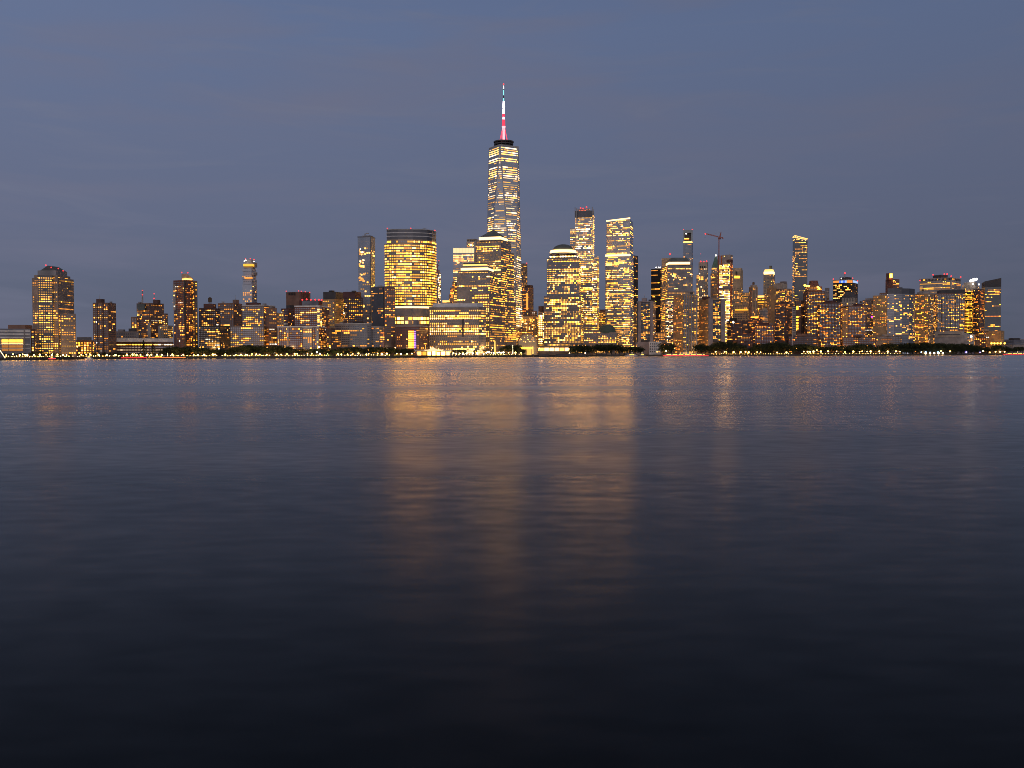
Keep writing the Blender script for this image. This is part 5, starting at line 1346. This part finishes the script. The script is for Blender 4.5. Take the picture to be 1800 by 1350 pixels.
# low bollard lights along the path
RB = random.Random(8)
def bollards(x0, x1, step, label, group):
    x = x0
    while x <= x1:
        xx = x + RB.uniform(-1.2, 1.2); Y = shoreY(xx) + RB.uniform(2.5, 8); p = at(xx, 621, Y); h = RB.uniform(.9, 1.6)
        e = empty('bollard_light', (p.x, Y, GZ), label, 'bollard light', group)
        o = bpy.data.objects.new('pole', pole_me); COL.objects.link(o); o.parent = e; o.scale = (1.5, 1.5, h)
        o = bpy.data.objects.new('globe', gm[RB.choice(('lamp_glow', 'lamp_glow', 'lamp_white'))]); COL.objects.link(o); o.parent = e; o.location = (0, 0, h); s_ = RB.uniform(.3, .55); o.scale = (s_, s_, s_)
        x += step * RB.uniform(.7, 1.3)
for x0, x1, l in ((6, 128, 'below the gabled tower'), (136, 268, 'before the long brick school'), (280, 382, 'below the lofts'), (390, 476, 'below the white-gridded block'), (484, 584, 'below the white-capped brick block'), (590, 688, 'below the long curved grey block'),
                  (795, 920, 'between the marquee and the obelisk'), (1252, 1320, 'below the orange-sided tower'), (1326, 1392, 'below the dark red low blocks'), (1408, 1478, 'below the hipped-roof tower'), (1482, 1588, 'before the low row houses')):
    bollards(x0, x1, 5, 'low bollard light on the path ' + l, 'bollard lights ' + l)
# clipped hedges behind the lamps
principled('hedge_leaves', (.085, .085, .028), .9, noise=.5, nscale=.5)
RH = random.Random(31)
def hedge(x0, x1, label, h=2.6):
    n = max(3, int((x1 - x0) / 4)); P = []
    for i in range(n + 1):
        x = x0 + (x1 - x0) * i / n; Y = shoreY(x) + 11.5; P.append(Vector((kx(x, 621) * Y, Y, GZ)))
    vs, fs = [], []
    for a, c in zip(P, P[1:]):
        hh = h * RH.uniform(.75, 1.05); k = len(vs); d = Vector((0, 2.2, 0)); z = Vector((0, 0, hh * .8))
        vs += [a, c, c + z, a + z, a + d, c + d, c + d + z, a + d + z]
        fs += [[k, k + 1, k + 2, k + 3], [k + 3, k + 2, k + 6, k + 7], [k + 1, k + 5, k + 6, k + 2], [k + 4, k, k + 3, k + 7]]
        for _ in range(int((c - a).length * 7)):
            q = a.lerp(c, RH.random()) + Vector((0, RH.uniform(-.35, 1.6), RH.uniform(.1, 1.0) * hh)); s_ = RH.uniform(.18, .42)
            u = Vector((RH.gauss(0, 1), RH.gauss(0, .5), RH.gauss(0, 1))).normalized(); w = u.orthogonal().normalized(); k = len(vs)
            vs += [q + u * s_, q + w * s_, q - u * s_, q - w * s_]; fs.append([k, k + 1, k + 2, k + 3])
    tag(link_mesh('hedge', vs, fs, 'hedge_leaves', None, P[0]), label, 'hedge')
for x0, x1, l in ((8, 126, 'below the gabled tower and the white banded building'), (138, 268, 'before the long brick school'), (272, 380, 'below the lofts and the curved-crown tower'), (392, 476, 'below the white-gridded block'), (482, 584, 'below the white-capped brick block'),
                  (590, 686, 'below the long curved grey block'), (692, 727, 'left of the marquee'), (852, 924, 'by the gold pylon and the obelisk'), (1254, 1320, 'below the orange-sided tower'), (1326, 1390, 'below the dark red low blocks'), (1408, 1476, 'below the hipped-roof tower'), (1480, 1586, 'before the low row houses'), (1650, 1680, 'before the park wood')):
    hedge(x0, x1, 'low lamplit hedge ' + l)
# tall lamps in the streets behind the esplanade, lighting the lower facades
sd_ = bpy.data.lights.new('bulb', 'SPOT'); sd_.spot_size = math.radians(165); sd_.spot_blend = .3; sd_.energy = 6500; sd_.color = (1, .52, .15); sd_.shadow_soft_size = 1.2
def street(px, Y, label, h=13):
    p = at(px, 615, Y); e = empty('street_lamp', (p.x, Y, GZ), label, 'street lamp', 'tall amber street lamps between the buildings')
    o = bpy.data.objects.new('pole', pole_me); COL.objects.link(o); o.parent = e; o.scale = (1.6, 1.6, h)
    o = bpy.data.objects.new('globe', gm['lamp_glow']); COL.objects.link(o); o.parent = e; o.location = (0, 0, h); o.scale = (.8, .8, .8)
    o = bpy.data.objects.new('bulb', sd_); COL.objects.link(o); o.parent = e; o.location = (0, 1.5, h); o.rotation_euler = (math.radians(95), 0, 0)
for px, Y, l in ((136, 1235, 'beside the gabled tower'), (312, 1478, 'at the foot of the curved-crown tower'), (352, 1455, 'before the black-framed lofts'), (470, 1500, 'beside the white-gridded block'), (500, 1480, 'left of the white-capped block'), (580, 1485, 'right of the white-capped block'),
                 (695, 1600, 'left of the portal block'), (757, 1665, 'left of the flat-roofed office block'), (812, 1660, 'before the middle of the flat-roofed office block'), (850, 1690, 'right of the flat-roofed office block'), (866, 1760, 'under the stepped office tower'), (888, 1800, 'under the pyramid tower'), (904, 1850, 'left of the glass atrium'),
                 (948, 1915, 'right of the glass atrium'), (1022, 2030, 'between the domed tower and the granite wing'), (1046, 2030, 'before the granite wing'), (1092, 2060, 'before the slab tower'), (1116, 2070, 'left of the mauve apartment tower'), (1166, 2120, 'right of the white cube block'), (1186, 2068, 'before the tan-sided apartment tower'),
                 (1228, 2090, 'left of the orange-sided apartment tower'), (1238, 2090, 'before the orange-sided apartment tower'), (1280, 2100, 'right of the orange-sided apartment tower'), (1400, 2095, 'under the slanted-roof tower'), (1440, 2100, 'left of the broad dark brown apartment block'), (1483, 2110, 'left of the amber-sided block'), (1489, 2108, 'before the amber-sided block'),
                 (1538, 2165, 'left of the curved glass block'), (1552, 2160, 'before the tan flank of the curved glass block'), (1612, 2275, 'right of the curved glass block'), (1628, 2270, 'before the tan block by the wide dark hotel'), (1715, 2440, 'left of the slanted dark glass tower')):
    street(px, Y, 'tall amber street lamp ' + l)

# ------------------------------------------------------------------ boats and docks
emitter('boat_red', (1, .04, .05), 2.4); emitter('boat_orange', (1, .25, .05), 2.0); emitter('boat_lamp', (1, .75, .35), 4)
def boat(kind, label, x0, x1, Y, hull, decks, stripe=None, cabin='white'):
    xm = (x0 + x1) / 2; a, c = at(x0, 622, Y).x, at(x1, 622, Y).x; ln = c - a; w = max(3, min(6, ln * .12))
    r = empty(kind, ((a + c) / 2, Y, 0), label, 'boat')
    pl = [(a, Y - w * .8), (a + ln * .06, Y - w), (c - ln * .15, Y - w), (c, Y), (c - ln * .15, Y + w), (a + ln * .06, Y + w), (a, Y + w * .8)]
    MB().frustum(inset(pl, .93), -.4, pl, 2.0).build('hull', hull, r)
    if stripe: MB().frustum(inset(grow(pl, .1), 1.0), 1.3, grow(pl, .14), 1.9).build('light_strip_trail', stripe, r)  # glowing strip, also used where a boat left only a light trail
    z = 2.0
    for i, (f0, f1) in enumerate(decks):
        X0, X1 = a + ln * f0, a + ln * f1; q = [(X0, Y - w * .75), (X1, Y - w * .75), (X1, Y + w * .75), (X0, Y + w * .75)]
        MB().frustum(q, z, inset(q, .97), z + 2.5).build('cabin', cabin, r)
        n_ = max(3, int((X1 - X0) / 3))
        for j in range(n_):
            xa = X0 + (X1 - X0) * (j + .15) / n_; xb = X0 + (X1 - X0) * (j + .85) / n_
            MB().box(xa, xb, Y - w * .75 - .12, Y - w * .75 - .02, z + 1, z + 1.9).build('window', 'lit_g3' if (j * 7 + i) % 4 else 'pane', r)
        MB().frustum(grow(q, .5), z + 2.5, grow(q, .5), z + 2.75).build('deck_roof', 'white', r); z += 2.75
    MB().tube(((a + c) / 2, Y, z), ((a + c) / 2, Y, z + 3), .12).ball(((a + c) / 2, Y, z + 3), .35, 6).build('mast', 'boat_lamp', r)
boat('ferry_boat', 'long moored ferry with lit decks and a red stripe, right of the white cube block', 1166, 1246, 2010, 'grey', [(.03, .9), (.35, .62)], 'boat_red')
boat('tour_boat', 'low dark boat with its orange light trail built as a strip below the curved-crown tower', 263, 326, 1368, 'black', [(.1, .45)], 'boat_orange', 'charcoal')  # orange strip stands in for a moving boat's light trail
boat('barge', 'flat dark barge with a dim red light trail as its edge left of the orange-lit boat', 214, 258, 1352, 'black', [(.7, .9)], 'boat_red', 'charcoal')  # glowing red edge built in place of a light trail
boat('ferry_boat', 'ferry at the right edge with a white lit deck and red waterline', 1765, 1812, 2330, 'charcoal', [(.05, .98)], 'boat_red')
boat('motor_yacht', 'white yacht moored before the round trees left of the white cube block', 1098, 1124, 1975, 'white', [(.2, .75)], None)
boat('motor_yacht', 'small blue-hulled yacht beside the larger white yacht', 1121, 1136, 1970, 'grey_blue', [(.25, .7)], None)
boat('work_boat', 'tiny boat with a red lamp below the gabled tower', 87, 97, 1150, 'crane_red', [(.2, .7)], 'boat_red')
boat('motor_yacht', 'pale low boat moored right of the gabled tower', 150, 164, 1262, 'white', [(.3, .7)], None)
def dock(label, x0, x1, Y, zt, houses):
    a, c = at(x0, 622, Y).x, at(x1, 622, Y).x
    r = empty('floating_dock', ((a + c) / 2, Y, 0), label, 'dock')
    MB().box(a, c, Y - 6, Y + 6, -.5, zt).build('deck', 'black', r)
    for x in (a + 2, (a * 2 + c) / 3, (a + 2 * c) / 3, c - 2): MB().tube((x, Y - 6.4, -1), (x, Y - 6.4, zt + 3), .45).build('pile', 'wood', r)
    for f0, f1, h in houses:
        MB().frustum([(a + (c - a) * f0, Y - 4), (a + (c - a) * f1, Y - 4), (a + (c - a) * f1, Y + 4), (a + (c - a) * f0, Y + 4)], zt, inset([(a + (c - a) * f0, Y - 4), (a + (c - a) * f1, Y - 4), (a + (c - a) * f1, Y + 4), (a + (c - a) * f0, Y + 4)], .9), zt + h).build('shelter', 'charcoal', r)
dock('dark floating ferry landing with low shelters below the bright shop windows', 936, 1034, 1745, 1.6, [(.12, .3, 3), (.4, .75, 3.4), (.8, .95, 2.5)])
dock('dark low dock with sheds below the tall trees of the slab tower', 1038, 1096, 1935, 1.6, [(.2, .5, 3), (.6, .9, 2.6)])
r = empty('gangway', (at(5, 624, 1090).x, 1090, 0), 'steep gangway with a row of white lights at the left edge', 'gangway')
MB().tube(at(-2, 614, 1090), at(9.4, 630.5, 1090), .5, None, 5).build('handrail', 'steel', r); MB().tube(at(-2, 615.5, 1091), at(9.4, 632, 1091), .8, None, 4).build('ramp', 'charcoal', r)
for i in range(9):
    MB().ball(at(-1 + i * 1.2, 614.6 + i * 1.75, 1089), .5, 6).build('light', 'boat_lamp', r)
# pedestrian promenade railing bits: low kiosks by the marquee
for i, (x, w_) in enumerate(((826, 12), (843, 8))):
    q = B('market_kiosk', ('wider lit kiosk right of the marquee', 'narrower lit kiosk nearer the gold pylon')[i], x, 1648, 'kiosk')
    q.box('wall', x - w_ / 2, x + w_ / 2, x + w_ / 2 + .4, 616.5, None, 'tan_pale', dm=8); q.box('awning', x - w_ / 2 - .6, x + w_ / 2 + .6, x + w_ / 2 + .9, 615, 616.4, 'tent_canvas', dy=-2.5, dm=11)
    for j in range(3): q.box('serving_hatch', x - w_ / 2 + .6 + j * w_ / 3, x - w_ / 2 + w_ / 3 - .4 + j * w_ / 3, x - w_ / 2 + w_ / 3 - .3 + j * w_ / 3, 618, 621, 'tent_inside', dy=-1.2, dm=.8)
